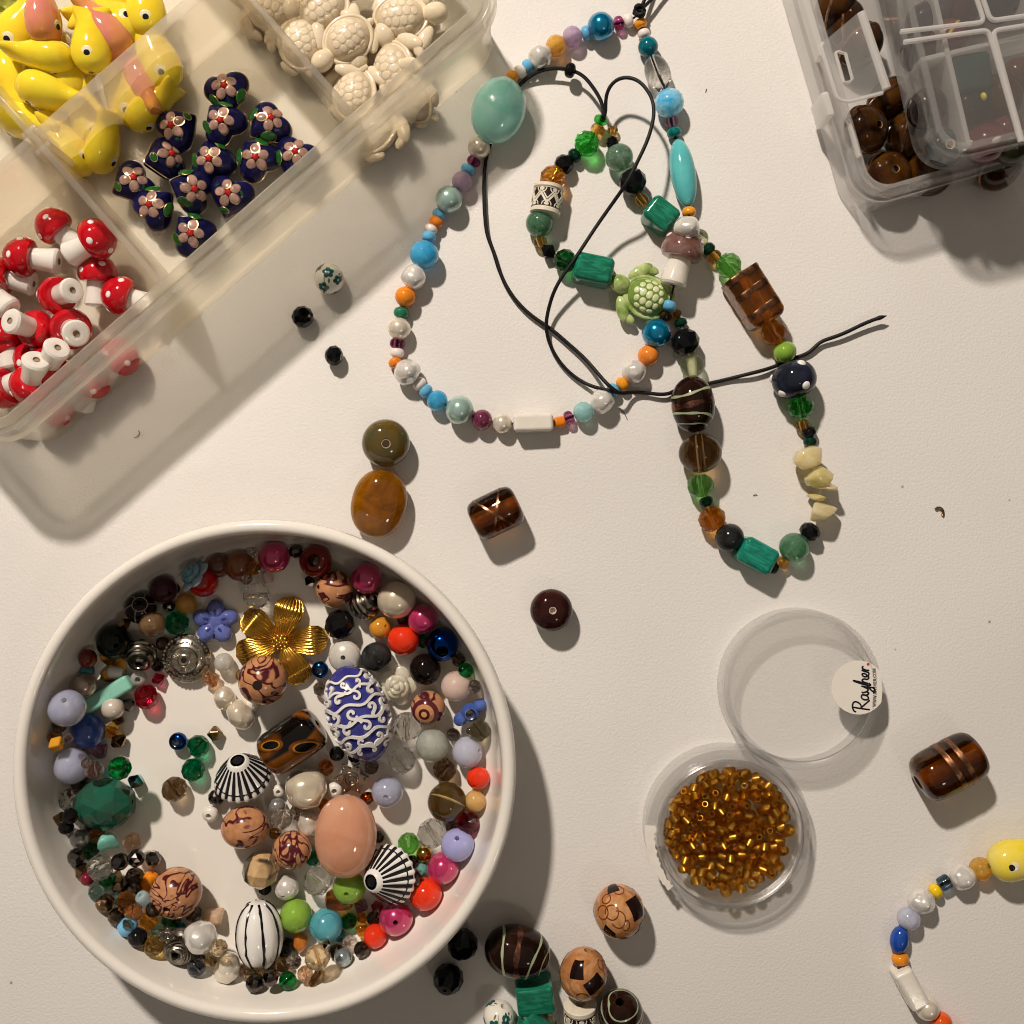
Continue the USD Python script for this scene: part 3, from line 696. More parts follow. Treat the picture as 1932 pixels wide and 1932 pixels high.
def petal_sheet(L, W, prof, ribs=0, amp=.0, nu=26, nv=18, cup=.0):
    """a petal along +y from the origin, closed and .35 thick"""
    u = np.linspace(0, 1, nu); w = np.linspace(-1, 1, nv); top = []
    for a in u:
        wd = W * np.interp(a, [0, .15, .4, .65, .82, .93, 1], [.22, .42, .78, 1.0, .95, .68, .06])
        for b in w:
            z = prof(a) + cup * b * b + (amp * math.cos(ribs * b * math.pi) if ribs else 0) * min(1, a * 4) * min(1, (1.02 - a) * 6)
            top.append((b * wd, a * L, z))
    top = np.array(top); bot = top - [0, 0, .45]; v = np.vstack([top, bot]); N = len(top); f = []
    for i in range(nu - 1):
        for j in range(nv - 1):
            a, b, c, d = i * nv + j, i * nv + j + 1, (i + 1) * nv + j + 1, (i + 1) * nv + j
            f += [[a, b, c], [a, c, d], [N + a, N + c, N + b], [N + a, N + d, N + c]]
    ed = [(i * nv, (i + 1) * nv) for i in range(nu - 1)] + [((nu - 1) * nv + j, (nu - 1) * nv + j + 1) for j in range(nv - 1)] + [((i + 1) * nv - 1 + nv, (i + 1) * nv - 1) for i in range(nu - 1)] + [(j + 1, j) for j in range(nv - 1)]
    for a, b in ed: f += [[a, N + a, N + b], [a, N + b, b]]
    m = trimesh.Trimesh(v, f, process=False); m.fix_normals(); return m

def rotz(m, a): m.apply_transform(trimesh.transformations.rotation_matrix(a, (0, 0, 1))); return m

def P_gold_flower():
    g = metal((.80, .50, .10), .20, .62, .4); out = []
    for ang in (-16, 52, -86, -150, 108):
        m = petal_sheet(8.8, 2.75, lambda a: .9 + 1.3 * math.sin(a * 2.4) - 1.4 * max(0, a - .7) ** 1.3 * 4, 8, .17, 30, 49, -.5)
        out.append(('petal', rotz(m, math.radians(ang)), g, 60))
    dots = [ell(.34, .34, .34, (r * math.cos(a), r * math.sin(a), 1.55)) for r, n in ((0, 1), (.62, 5), (1.25, 10)) for a in np.arange(n) / max(n, 1) * 6.28]
    out.append(('flower_centre', join(dots + [ell(1.5, 1.5, .9, (0, 0, .6))]), g))
    rg = tube([(1.0 * math.cos(t), 1.0 * math.sin(t), 0) for t in np.linspace(0, 6.283, 25)[:-1]], .22, 6, True); rg.apply_translation((-7.2, -6.2, .9)); out.append(('hanging_ring', rg, g))
    return out

def P_rose(c, r, sq=.6):
    m = stone(c, mixn(c, (1, 1, 1), .15), .05, .3, .16, .0); out = []
    for k in range(5):
        a = k / 5 * 2 * math.pi
        q = ell(.50, .44, .13, (.52, 0, -.05)); rotz(q, a); q.apply_scale(r); out.append(('outer_petal', q, m, 60))
    for ring, (n, R0, z, w) in enumerate(((4, .46, .16, .17), (3, .26, .34, .15))):
        for k in range(n):
            t = np.linspace(0, 2.5, 14); rad = R0 * (1.08 - .16 * t / 2.5); a = t + k / n * 6.2832 + ring
            q = tube(np.stack([rad * np.cos(a), rad * np.sin(a), z + .10 * np.sin(t / 2.5 * 3.14)], 1), w * np.sin(np.clip(t / 2.5 * 3.0 + .1, .12, 3.05)) ** .5, 8); q.apply_scale(r); out.append(('petal', q, m, 60))
    b = ell(.2, .2, .24, (0, 0, .42)); b.apply_scale(r); out.append(('bud', b, m)); return out

def P_cone_shell(r=5.0):
    """black and white ribbed cone; local z points to its tip"""
    n = 20; a = np.arange(n * 6) / (n * 6) * 2 * np.pi; rows = []
    prof = [(.26, .86), (.34, .84), (.40, .72), (.55, .50), (.72, .25), (.88, .02), (.97, -.14), (1.0, -.24), (.95, -.33), (.8, -.36), (.0, -.30)]
    for k, (q, z) in enumerate(prof):
        rib = 1 + (.035 * np.cos(a * n) if 2 < k < 10 else 0); rows.append(np.stack([q * rib * np.cos(a), q * rib * np.sin(a), z + 0 * a], 1))
    v = np.concatenate(rows) * r; m = len(a); f = []
    for i in range(len(prof) - 1):
        for j in range(m): j2 = (j + 1) % m; f += [[i * m + j, (i + 1) * m + j, (i + 1) * m + j2], [i * m + j, (i + 1) * m + j2, i * m + j2]]
    body = trimesh.Trimesh(v, f, process=False); wt = gloss((.80, .78, .74), .10, .03, .2, .9); bk = gloss((.012, .011, .013), .2, 0)
    body.merge_vertices(); out = [('cone', body, wt, 50)]
    lines = []
    def at_(u, ang):
        q = np.interp(u, [0, .33, .6, .85, 1], [.40, .56, .74, .89, .985]); z = np.interp(u, [0, .33, .6, .85, 1], [.72, .49, .22, .0, -.20]); g = .968 if u < .9 else .972
        return np.array([q * g * math.cos(ang), q * g * math.sin(ang), z]) * r
    for k in range(n):
        an = (k + .5) / n * 2 * np.pi
        lines.append(tube([at_(u, an) + np.array([0, 0, .02]) for u in np.linspace(.02, .99, 9)], np.interp(np.linspace(.02, .99, 9), [0, .5, 1], [.20, .36, .40]) * r / 5, 6))
    body2 = tube([(np.array([.915 * math.cos(t), .915 * math.sin(t), .0]) * r) * [.985, .985, 1] for t in np.linspace(0, 6.2832, 61)[:-1]], .15 * r / 5, 5, True)
    for l in lines: out.append(('black_line', l, bk))
    out.append(('black_ring', body2, bk))
    hole = lathe([(.17 * r, .868 * r), (.17 * r, .6 * r), (0, .6 * r), (0, .872 * r)], 18); out.append(('hole', hole, bk))  # solid black plug; the shade inside the hole is its colour
    return out

def P_zebra(a=3.9, c=6.0):
    wt = gloss((.80, .78, .74), .10, .03, .2, .9); bk = gloss((.014, .011, .016), .22, .2); out = []
    n = 8; th = np.arange(n * 10) / (n * 10) * 2 * np.pi; _ = np.arange(n * 8) / (n * 8) * 2 * np.pi; lat = np.linspace(-1.35, 1.35, 23); rows = []
    for L in lat:
        rr = a * math.cos(L) * (1 + .025 * np.cos(th * n)) + .25; rows.append(np.stack([rr * np.cos(th), rr * np.sin(th), c * math.sin(L) + 0 * th], 1))
    v = np.concatenate(rows + [np.array([[0, 0, -c * .97], [0, 0, c * .97]])]); m = len(th); f = []
    for i in range(len(lat) - 1):
        for j in range(m): j2 = (j + 1) % m; f += [[i * m + j, i * m + j2, (i + 1) * m + j2], [i * m + j, (i + 1) * m + j2, (i + 1) * m + j]]
    e = len(lat) * m
    for j in range(m): j2 = (j + 1) % m; f += [[e, j2, j], [e + 1, (len(lat) - 1) * m + j, (len(lat) - 1) * m + j2]]
    out.append(('body', trimesh.Trimesh(v, f), wt, 50))
    rng = np.random.default_rng(3)
    for k in range(n):
        an = (k + .5) / n * 2 * np.pi; ps = []
        for L in np.linspace(-1.25, 1.25, 15):
            jj = an + rng.normal() * .015; rr = a * math.cos(L) * .973 + .24; ps.append((rr * math.cos(jj), rr * math.sin(jj), c * math.sin(L)))
        out.append(('black_stripe', tube(ps, rng.uniform(.17, .31, 15), 6), bk))
    return out

def curl(x, y, s, ang, flip=1, tail=1.0):
    t = np.linspace(0, 4.6, 16); r = s * (.25 + .75 * t / 4.6)
    p = np.stack([r * np.cos(t * flip), r * np.sin(t * flip)], 1); e = p[-1]; d = (p[-1] - p[-2]); d /= np.linalg.norm(d)
    p = np.vstack([p, e + d * s * .8 * tail, e + d * s * 1.6 * tail + np.array([-d[1], d[0]]) * s * -.4 * flip * tail])
    c, q = math.cos(ang), math.sin(ang); return p @ np.array([[c, q], [-q, c]]) + [x, y]

def P_blue_scroll(a=5.3, c=9.0):
    bl = gloss((.045, .05, .27), .2, .2, .25, .6, (.03, .028, .16)); wt = gloss((.78, .76, .72), .22, .03, .3, .5); out = [('body', ball(a, c, .17, 2.0, 44), bl)]
    fm = on_ell(a * .995, c * .995, 0, 0); S = []
    W = .54
    rows = [(-6.6, .75), (-3.9, 1.05), (-1.1, 1.1), (1.7, 1.15), (4.4, 1.05), (6.9, .8)]
    rng = np.random.default_rng(5)
    for i, (y, s) in enumerate(rows):
        sq = max(.45, math.cos(y / c)); xs = np.arange(-16.5, 16.6, 3.3)
        wav = [(x / sq if False else x, y - 1.25 + .42 * math.sin(x * 1.15 + i * 2.1)) for x in np.linspace(-16.6, 16.6, 60)]
        S.append(LineString(wav).buffer(W / 2.2))
        for k, x in enumerate(xs):
            S.append(stroke(curl(x + (i % 2) * 1.65 + rng.uniform(-.2, .2), y + rng.uniform(-.15, .15), s * rng.uniform(.72, .92), rng.uniform(-.5, .5) + (k % 2) * 3.1, 1 if (k + i) % 2 else -1, rng.uniform(.7, 1.1)), W * rng.uniform(.8, 1.0), 3))
    g = unary_union(S).intersection(sbox(-16.5, -8.8, 16.5, 9.2))
    out.append(('white_scroll', wrap(g, fm, .42, .8, -.2), wt, 50)); return out

def P_square_eyes(L=6.0, w=4.3):
    out = [('body', tubebead(w, L, .2, 6), swirl((.005, .0035, .003), (.19, .058, .006), .15, (.45, .53, .60, .70), 1.4, .05, 4, (1, 1, .35)), 40)]
    ye, bk, br = gloss((.42, .17, .012), .08, .3), gloss((.006, .005, .004), .05, 0), gloss((.15, .045, .005), .08, .4)
    fm = on_cyl(w)
    for (x, y, a, k) in ((2.1, 2.6, 60, 1.15), (-1.9, -2.5, 62, .9)):
        for (rx, ry, m, nm, t) in ((2.7 * k, 1.35 * k, br, 'amber_patch', .03), (2.1 * k, 1.02 * k, ye, 'yellow_ring', .06), (1.75 * k, .78 * k, bk, 'black_spot', .09)):
            e = affinity.translate(affinity.rotate(affinity.scale(Point(0, 0).buffer(1, 16), rx, ry), a, origin=(0, 0)), x, y).intersection(sbox(-9, -L * .86, 9, L * .86))
            out.append((nm, wrap(e, fm, t, .5, -.1), m))
    return out

def P_blue_flower(r=4.4):
    bl = gloss((.12, .15, .40), .08, .15, .3, 1.0, (.06, .08, .27)); dk = gloss((.03, .035, .20), .1, .1); out = []
    ms = [ell(.45, .38, .32, (.54 * math.cos(a), .54 * math.sin(a), 0), np.array([[math.cos(a), -math.sin(a), 0], [math.sin(a), math.cos(a), 0], [0, 0, 1]]), 3) for a in np.arange(5) / 5 * 6.2832 + .3] + [ell(.42, .42, .26, sub=3)]
    mfs = [manifold3d.Manifold(manifold3d.Mesh(np.asarray(m.vertices, np.float32), np.asarray(m.faces, np.uint32))) for m in ms]
    u = mfs[0]
    for q in mfs[1:]: u = u + q
    u = u.refine_to_length(.06).to_mesh(); b = trimesh.Trimesh(u.vert_properties[:, :3], u.tri_verts); b.merge_vertices(); trimesh.smoothing.filter_taubin(b, iterations=10); b.apply_scale(r)
    out.append(('flower', b, bl, 60))
    for a in np.arange(5) / 5 * 6.2832 + .3:
        e = ell(.21, .10, .05, (.50 * math.cos(a), .50 * math.sin(a), .27), np.array([[math.cos(a), -math.sin(a), 0], [math.sin(a), math.cos(a), 0], [0, 0, 1]])); e.apply_scale(r); out.append(('petal_groove', e, dk))
    return out

def P_silver_disc(r=4.7):
    sv = metal((.62, .56, .46), .24, .45, 1.2, .3); dk = metal((.10, .085, .07), .4, .6)
    out = [('disc', lathe([(.12, .42), (.20, .44), (.26, .40), (.5, .36), (.54, .31), (.58, .30), (.8, .20), (.84, .13), (.96, .05), (1, 0), (.96, -.06), (.6, -.25), (.12, -.38)], 64), sv)]
    out[0][1].apply_scale(r)
    rays = []; signs = []
    for k in range(30):
        a = k / 30 * 6.2832; b = trimesh.creation.box((.18, .022, .05)); b.apply_translation((.36, 0, .40)); rays.append(rotz(b, a))
    rng = np.random.default_rng(2)
    for k in range(26):
        a = k / 26 * 6.2832
        for q in range(2):
            b = trimesh.creation.box((rng.uniform(.05, .16), .03, .06)); rotz(b, rng.choice([0, .8, 1.57, -.8])); b.apply_translation((.69 + rng.uniform(-.03, .03), (q - .5) * .07, .265)); signs.append(rotz(b, a))
    for k in range(34):
        b = trimesh.creation.box((.08, .10, .06)); b.apply_translation((.90, 0, .09)); signs.append(rotz(b, k / 34 * 6.2832))
    for nm, ms in (('ray_pattern', rays), ('raised_marks', signs)):
        m = join(ms); m.apply_scale(r); out.append((nm, m, sv, 30))
    h = lathe([(.115, .425), (.115, 0), (0, 0), (0, .43)], 16); h.apply_scale(r); out.append(('hole', h, dk)); return out  # dark plug: shade in the hole put into its colour

def P_star(r=3.2):
    sv = metal((.40, .36, .31), .28, .4); pts = [(rr * math.cos(a), rr * math.sin(a)) for k in range(12) for rr, a in (((1.0 if k % 2 == 0 else .58), k / 12 * 6.2832),)]
    b = slab(Polygon(pts).buffer(.05), .34, -.17); ring = tube([(.40 * math.cos(t), .40 * math.sin(t), .2) for t in np.linspace(0, 6.28, 25)[:-1]], .07, 6, True); sq = tube([(.2 * math.cos(t), .2 * math.sin(t), .2) for t in np.linspace(0, 6.28, 13)[:-1]], .05, 6, True)
    out = [('star', b, sv, 30), ('ring', join([ring, sq]), sv)]
    for k in range(6): out.append(('ball', ell(.10, .10, .12, (.82 * math.cos(k / 6 * 6.2832), .82 * math.sin(k / 6 * 6.2832), .18)), sv))
    for q in out: q[1].apply_scale(r)
    return out

def P_ringed(r, c, ring, hl=None, core=None):        # seed bead with a differently coloured bore
    hl = hl or r * .72; out = [('bead', seed(r, hl), c)]
    lin = lathe([(.37 * r, hl * .93), (.42 * r, hl * .97), (.42 * r, -hl * .97), (.37 * r, -hl * .93), (.30 * r, -hl * .8), (.30 * r, hl * .8)], 18); out.append(('bore', lin, ring)); return out

def P_swirl_metal(r, k=5):
    sv = metal((.50, .46, .39), .2, .5, .8); dk = metal((.05, .045, .04), .4, .8); out = [('core', ball(r * .93, r * .90, .2), dk)]; ps = []
    for t in np.linspace(0, 1, 150):
        lat = -1.25 + 2.5 * t; a = t * k * 2 * math.pi; ps.append((r * .95 * math.cos(lat) * math.cos(a), r * .95 * math.cos(lat) * math.sin(a), r * .92 * math.sin(lat)))
    out.append(('coil', tube(ps, .17 * r, 7), sv)); return out

def P_wire_wrapped(r):
    sv = metal((.30, .27, .23), .3, .5, .8); dk = metal((.05, .045, .04), .5, .8); out = [('core', ball(r * .96, r * .9, .2), dk)]; rng = np.random.default_rng(4); ms = []
    for k in range(18):
        lat = -1.2 + 2.4 * k / 17; ps = [(r * .97 * math.cos(lat + .06 * math.sin(3 * t + k)) * math.cos(t), r * .97 * math.cos(lat + .06 * math.sin(3 * t + k)) * math.sin(t), r * .9 * math.sin(lat + .06 * math.sin(3 * t + k))) for t in np.linspace(0, 6.283, 40)[:-1]]
        ms.append(tube(ps, .072 * r * rng.uniform(.8, 1.15), 5, True))
    out.append(('ridges', join(ms), sv)); return out

WOOD, WOODR = (.56, .26, .12), (.085, .012, .02)
def wood(k): return swirl(WOOD, WOODR, .17, (.45, .475, .53, .56), 2.2, .16, k * 37.0, (1.2, 1.2, .6))

def P_patched(r, hl, seed_):
    """varnished wooden bead with burnt squares and rings"""
    out = [('body', ball(r, hl, .16, 2.0, 48), swirl((.60, .30, .125), (.46, .19, .065), .25, (.4, .5, .6, .7), 1, .12, seed_))]
    dk = gloss((.016, .007, .006), .12, .2, coat=.9); br = gloss((.20, .05, .012), .14, .2, coat=.9); rng = np.random.default_rng(seed_); fm = on_ell(r * 1.003, hl * 1.003)
    for k, (x, y, s) in enumerate(((-.75, .15, .42), (.2, -.85, .36), (.95, .9, .28), (-.35, -.35, .0), (-1.7, .6, .4), (1.9, -.3, .4), (3.0, .2, .4), (-2.8, -.5, .4))):
        if s: out.append(('burnt_patch', wrap(affinity.rotate(sbox(-s * .8, -s, s * .8, s), rng.uniform(-50, 50)).buffer(.12, 3).intersection(sbox(-2, -2, 2, 2)) if False else affinity.translate(affinity.scale(affinity.rotate(sbox(-s * .8, -s, s * .8, s), rng.uniform(-50, 50)), r, r, origin=(0, 0)), x * r, y * hl), fm, .035, .5, -.05), dk))
    for (x, y, s) in ((.15, .55, .34), (.35, .25, .28), (.75, .15, .26), (-.2, .8, .22), (-.1, -.6, .24), (.5, -.3, .2), (-1.2, -.5, .3), (2.2, .5, .3)):
        c = LineString([(s * r * math.cos(t), s * r * math.sin(t)) for t in np.linspace(.3, rng.uniform(4.5, 6.3), 22)]).buffer(.11); out.append(('burnt_ring', wrap(affinity.translate(c, x * r, y * hl), fm, .03, .5, -.05), br))
    return out

def P_porcelain(r, hl, seed_):
    out = [('body', ball(r, hl, .2, 2.0, 48), gloss((.78, .75, .67), .09, .03, .3, 1.0))]; gr = gloss((.012, .11, .10), .15, .2); br = gloss((.20, .17, .05), .2, .2); fm = on_ell(r * 1.01, hl * 1.01); rng = np.random.default_rng(seed_)
    for (x, y) in ((-.2, .15), (.75, -.45), (-1.0, -.5), (.5, .75), (1.8, .2), (-2.0, .5), (3.0, -.2)):
        fl = unary_union([Point(.24 * r * math.cos(a), .24 * r * math.sin(a)).buffer(.155 * r) for a in np.arange(5) / 5 * 6.28 + rng.uniform(0, 1)] ); out.append(('painted_flower', wrap(affinity.translate(fl, x * r, y * hl), fm, .025, .5, -.05), gr))
        st = stroke([(0, 0), (.3 * r, -.2 * r), (.7 * r, -.15 * r)], .09, 4).union(affinity.translate(affinity.scale(Point(0, 0).buffer(.1 * r), 1.6, .7), .55 * r, .1 * r)); out.append(('painted_stem', wrap(affinity.translate(affinity.rotate(st, rng.uniform(0, 360), origin=(0, 0)), x * r, y * hl), fm, .02, .5, -.05), br))
    return out

def P_carved(r, hl):
    """cream drum bead with a black band of carved waves"""
    cr = gloss((.74, .68, .55), .25, .08, .3, .4); bk = gloss((.02, .015, .015), .3, .1, coat=.4); q = hl
    out = [('drum', lathe([(.3 * r, q), (.9 * r, q), (r, q * .94), (r * 1.0, q * .74), (r * .93, q * .66), (r * .92, -q * .66), (r, -q * .74), (r, -q * .94), (.9 * r, -q), (.3 * r, -q)], 40), cr, 35)]
    out.append(('dark_band', lathe([(r * .95, q * .62), (r * .95, -q * .62), (r * .9, -q * .62), (r * .9, q * .62)], 40), bk)); fm = on_cyl(r * .95); ln = []
    N = 7; W_ = 2 * math.pi * r * .95
    for off, w in ((.10, .17), (-.16, .10)):
        ln.append(LineString([(-W_ / 2 + W_ * k / (2 * N), (off + (.30 if k % 2 else -.30)) * q) for k in range(2 * N + 1)]).buffer(w * r / 2.6, join_style=1))
    for k in range(N):
        x = -W_ / 2 + W_ * (k + .5) / N
        for sy in (1, -1):
            xx = x if sy > 0 else x - W_ / N / 2
            ln.append(LineString([(xx + .30 * r * math.cos(t), sy * (.56 - .30 * math.sin(t)) * q) for t in np.linspace(0, 3.14, 9)]).buffer(.075 * r / 2.6)); ln.append(affinity.scale(Point(xx, sy * .50 * q).buffer(.12 * r), 1.3, .8))
    out.append(('carved_waves', wrap(unary_union(ln), fm, .12, .8, -.05), cr)); return out

def ribbon(ps, w, t=.05, body=None):             # a flat band lying on a surface of revolution
    ps = np.asarray(ps); q = tube(ps, 1.0, 8, True); v = q.vertices.reshape(len(ps), 8, 3); c0 = ps[:, None]; d = v - c0
    rad = ps * [1, 1, 0]; rad = rad / np.linalg.norm(rad, axis=1)[:, None]; dr = (d * rad[:, None]).sum(-1, keepdims=True) * rad[:, None]
    ww = np.broadcast_to(np.asarray(w), (len(ps),))[:, None, None]; nv = (c0 + dr * t + (d - dr) * ww)
    if body:                             # keep it on the bead's own outline
        R, H, p = body; z = np.clip(np.abs(nv[..., 2]) / H, 0, .97); rr = R * (1 - z ** p) ** (1 / p) + np.where((dr * rad[:, None]).sum(-1) > -.2, .025, -.08)
        k = rr / np.hypot(nv[..., 0], nv[..., 1]); nv[..., 0] *= k; nv[..., 1] *= k
    q.vertices = nv.reshape(-1, 3); return q

def P_banded_barrel(r, hl):           # dark lampwork barrel with pale threads and a copper band
    out = [('body', ball(r, hl, .18, 2.2, 48), gloss((.010, .0045, .003), .05, .4, .3, 1.0, (.024, .009, .005)))]; pl = gloss((.36, .42, .26), .12, .1); cu = metal((.30, .13, .09), .3, .35, 1.5, .5)
    for (y, sl, w, m, nm) in ((-.42, .16, .22, pl, 'pale_thread'), (.45, -.14, .20, pl, 'pale_thread'), (.78, -.10, .15, pl, 'pale_thread'), (.0, .10, .50, cu, 'copper_band')):
        ps = []
        for t in np.linspace(0, 6.2832, 64)[:-1]:
            s = max(-.97, min(.97, y + sl * math.sin(t + .4) + .03 * math.sin(3 * t))); k = (1 - abs(s) ** 2.2) ** (1 / 2.2); ps.append((r * k * math.cos(t), r * k * math.sin(t), s * hl))
        out.append((nm, ribbon(ps, w * (1 + .25 * np.sin(np.arange(len(ps)) * .7)) * (.7 if abs(y) > .6 else 1), .06, (r, hl, 2.2)), m))
    return out

STREAK = swirl((.020, .0075, .003), (.26, .085, .008), .20, (.50, .58, .64, .74), .5, .05, 2, (1, 1, .12))  # amber streaks: light refracted by the bore, put into the colour
STREAK2 = swirl((.085, .032, .005), (.30, .12, .012), .20, (.45, .56, .62, .74), .5, .06, 5, (1, 1, .12))
def P_glass_tube(r, hl, bands, c=(.46, .17, .02), square=False, p=6):
    b = rbox(r, r, hl, r * .45, r * .24) if square else tubebead(r, hl, .28, p)
    gl = glass((.48, .20, .03), .14) if square else glass((.13, .045, .005), .05)
    out = [('glass_body', b, gl), ('bore', lathe([(r * .26, hl * .93), (r * .26, -hl * .93), (r * .20, -hl * .93), (r * .20, hl * .93)], 16), gloss((.75, .33, .04), .3, .2))]  # bright amber of the bore stands in for light refracted along it
    cu = metal((.30, .145, .075), .32, .4, 1.5, .6)
    for (y, sl, w) in bands:
        ps = []
        for t in np.linspace(0, 6.2832, 73)[:-1]:
            x, yy = math.cos(t), math.sin(t); k = r / (abs(x) ** 4.9 + abs(yy) ** 4.9) ** (1 / 4.9) if square else r
            z = max(-.93, min(.93, y + sl * math.sin(t))); k *= 1 if square else (1 - abs(z) ** p) ** (1 / p); ps.append((k * x, k * yy, z * hl))
        out.append(('copper_band', ribbon(ps, w, .03, None if square else (r, hl, p)), cu))
    return out

def P_dotted(r, hl, c, dots):
    out = [('body', ball(r, hl, .14, 2.2, 36), gloss(c, .06, .4, .25, 1.0, (.02, .025, .05)))]
    for lon, lat in dots:
        n = np.array([math.cos(lat) * math.cos(lon), math.cos(lat) * math.sin(lon), math.sin(lat)]); out.append(('white_dot', ell(.2 * r, .2 * r, .14 * r, n * [r, r, hl] * .97, frame(n)), gloss((.8, .78, .74), .1, .02)))
    return out

def P_cored(r, c, core):               # clear bead with a pale bore
    return [('glass_ball', ball(r, r * .95, .30), glass(c, .4)), ('pale_bore', lathe([(r * .29, r * .82), (r * .29, -r * .82), (r * .22, -r * .82), (r * .22, r * .82)], 18), core)]

def P_target(r):
    out = [('body', ball(r, r, .12, 2, 36), swirl(WOOD, WOODR, .2, (.47, .5, .56, .6), 1, .16, 3.0))]
    for rad, m in ((.78, gloss((.10, .016, .02), .14, .1)), (.56, gloss(WOOD, .14, .15)), (.33, gloss((.07, .012, .012), .14, .1)), (.17, gloss((.66, .34, .14), .14, .1))):
        L = math.asin(rad); pr = [(r * 1.0 * math.sin(t), r * math.cos(t)) for t in np.linspace(0, L, 7)]
        out.append(('painted_ring', lathe([(a * 1.004, z * 1.004 + .02 * (1 - rad)) for a, z in pr] + [(pr[-1][0] * .98, pr[-1][1] * .98), (0, r * .9)], 30), m))
    return out

def P_turq(r):
    out = [('ball', ball(r, r, .15), gloss((.09, .36, .43), .18, .15, .3, .6))]; fm = on_ell(r * 1.0, r * 1.0); cr = gloss((.03, .10, .12), .4, 0, coat=0)
    for pts in ([(.1, .9), (.5, .6), (.7, .2), (1.0, .1)], [(-.8, -.5), (-.3, -.75), (.1, -.6), (.3, -.15)], [(-.2, .75), (.2, .95)]):
        out.append(('crack', wrap(stroke([(x * r, y * r) for x, y in pts], .10, 4), fm, .015, .5, -.05), cr))
    return out
def P_incised(r):
    out = [('ball', ball(r, r * .95, .2), gloss((.012, .010, .009), .12, .2, coat=.8))]; ln = gloss((.33, .25, .20), .3, .1); 
    for k in range(6):
        a = k / 6 * 6.2832; out.append(('pale_line', tube([(r * .985 * math.sin(t) * math.cos(a + .2 * t), r * .985 * math.sin(t) * math.sin(a + .2 * t), r * .94 * math.cos(t)) for t in np.linspace(.45, 2.4, 14)], .045 * r, 5), ln))
    out.append(('pale_ring', tube([(r * .985 * math.sin(.5) * math.cos(t), r * .985 * math.sin(.5) * math.sin(t), r * .94 * math.cos(.5)) for t in np.linspace(0, 6.28, 25)[:-1]], .04 * r, 5, True), ln)); return out
def P_tiger(r):
    out = [('ball', ball(r, r, .1), gloss((.07, .04, .010), .07, .35, .25, 1.0, (.03, .016, .004)))]
    sh = gloss((.42, .28, .10), .15, .2); t = np.linspace(-1.2, 1.2, 24); p = [(r * .995 * math.cos(a) * math.cos(-.45), r * .995 * math.sin(a), r * .995 * math.cos(a) * math.sin(-.45)) for a in t]
    q = tube(p, np.interp(np.abs(t), [0, .8, 1.2], [.12, .09, .02]) * r * .6, 6); out.append(('pale_band', q, sh)); return out
def P_agate(r):
    out = [('body', facet(r, r * .9, 7, .12), swirl((.60, .40, .20), (.07, .05, .03), .14, (.50, .56, .9, .95), .8, .1), False)]; return out

# ================================================================ the strung beads
def shape(kind, r, hl, sd=0):
    if kind == 'ball': return ball(r, hl or r * .97)
    if kind == 'seed': return seed(r, hl)
    if kind == 'facet': return facet(r, hl)
    if kind == 'bicone': return bicone(r, hl)
    if kind == 'oval': return ball(r, hl, .12)
    if kind == 'tube': return tubebead(r, hl or r, .28, 5)
    if kind == 'rect': return rbox(r, r * .82, hl, r * .36, r * .2)
    if kind == 'baroque': return lumpy(r, 1, 1, (hl or r) / r, .17, 1.25, sd)
    if kind == 'chip': return chip(r, 1, .8, (hl or r) / r, sd)
    raise ValueError(kind)
NAME = dict(ball='round_bead', seed='seed_bead', facet='faceted_bead', bicone='bicone_bead', oval='oval_bead', tube='tube_bead', rect='rectangular_bead', baroque='pearl_bead', chip='chip_bead')
FLATK = ('facet', 'bicone')

def strand(name, label, group, beads, cordmat, rad, cat='necklace', ends=((), ())):
    P, RR = [], []
    for b in beads:
        o = b[7] if len(b) > 7 else {}
        r = mm(b[0], b[4], 3); h = o.get('z', r * o.get('zf', 1.0)); P.append(at(b[0], b[1], b[2], h)); RR.append(r)
    P = np.array(P); th = empty(name, label=label, cat=cat); tp = str(th.GetPath())
    for i, b in enumerate(beads):
        o = b[7] if len(b) > 7 else {}
        ax = o['axis'] if 'axis' in o else P[min(i + 1, len(P) - 1)] - P[max(i - 1, 0)]
        if o.get('flat', True) and 'axis' not in o: ax = ax * [1, 1, .4]
        F = frame(ax, o.get('spin', 0)); hl = mm(b[0], o['hl'], 3) if 'hl' in o else None
        if callable(b[3]):
            compound(o['name'], b[3](RR[i], hl), tp, P[i], F, label=b[6])
        else:
            m = shape(b[3], RR[i], hl, i + len(name))
            if 'sq' in o: m.apply_scale(o['sq'])
            obj(o.get('name', NAME[b[3]]), m, b[5], tp, P[i], F, smooth=False if b[3] in FLATK else 40, label=b[6])
    pts = np.array(list(ends[0]) + [p for p in P] + list(ends[1]))
    obj('bead_cord', tube(spline(pts, 4), rad, 7), cordmat, tp, label='cord through the beads')
    return th, P

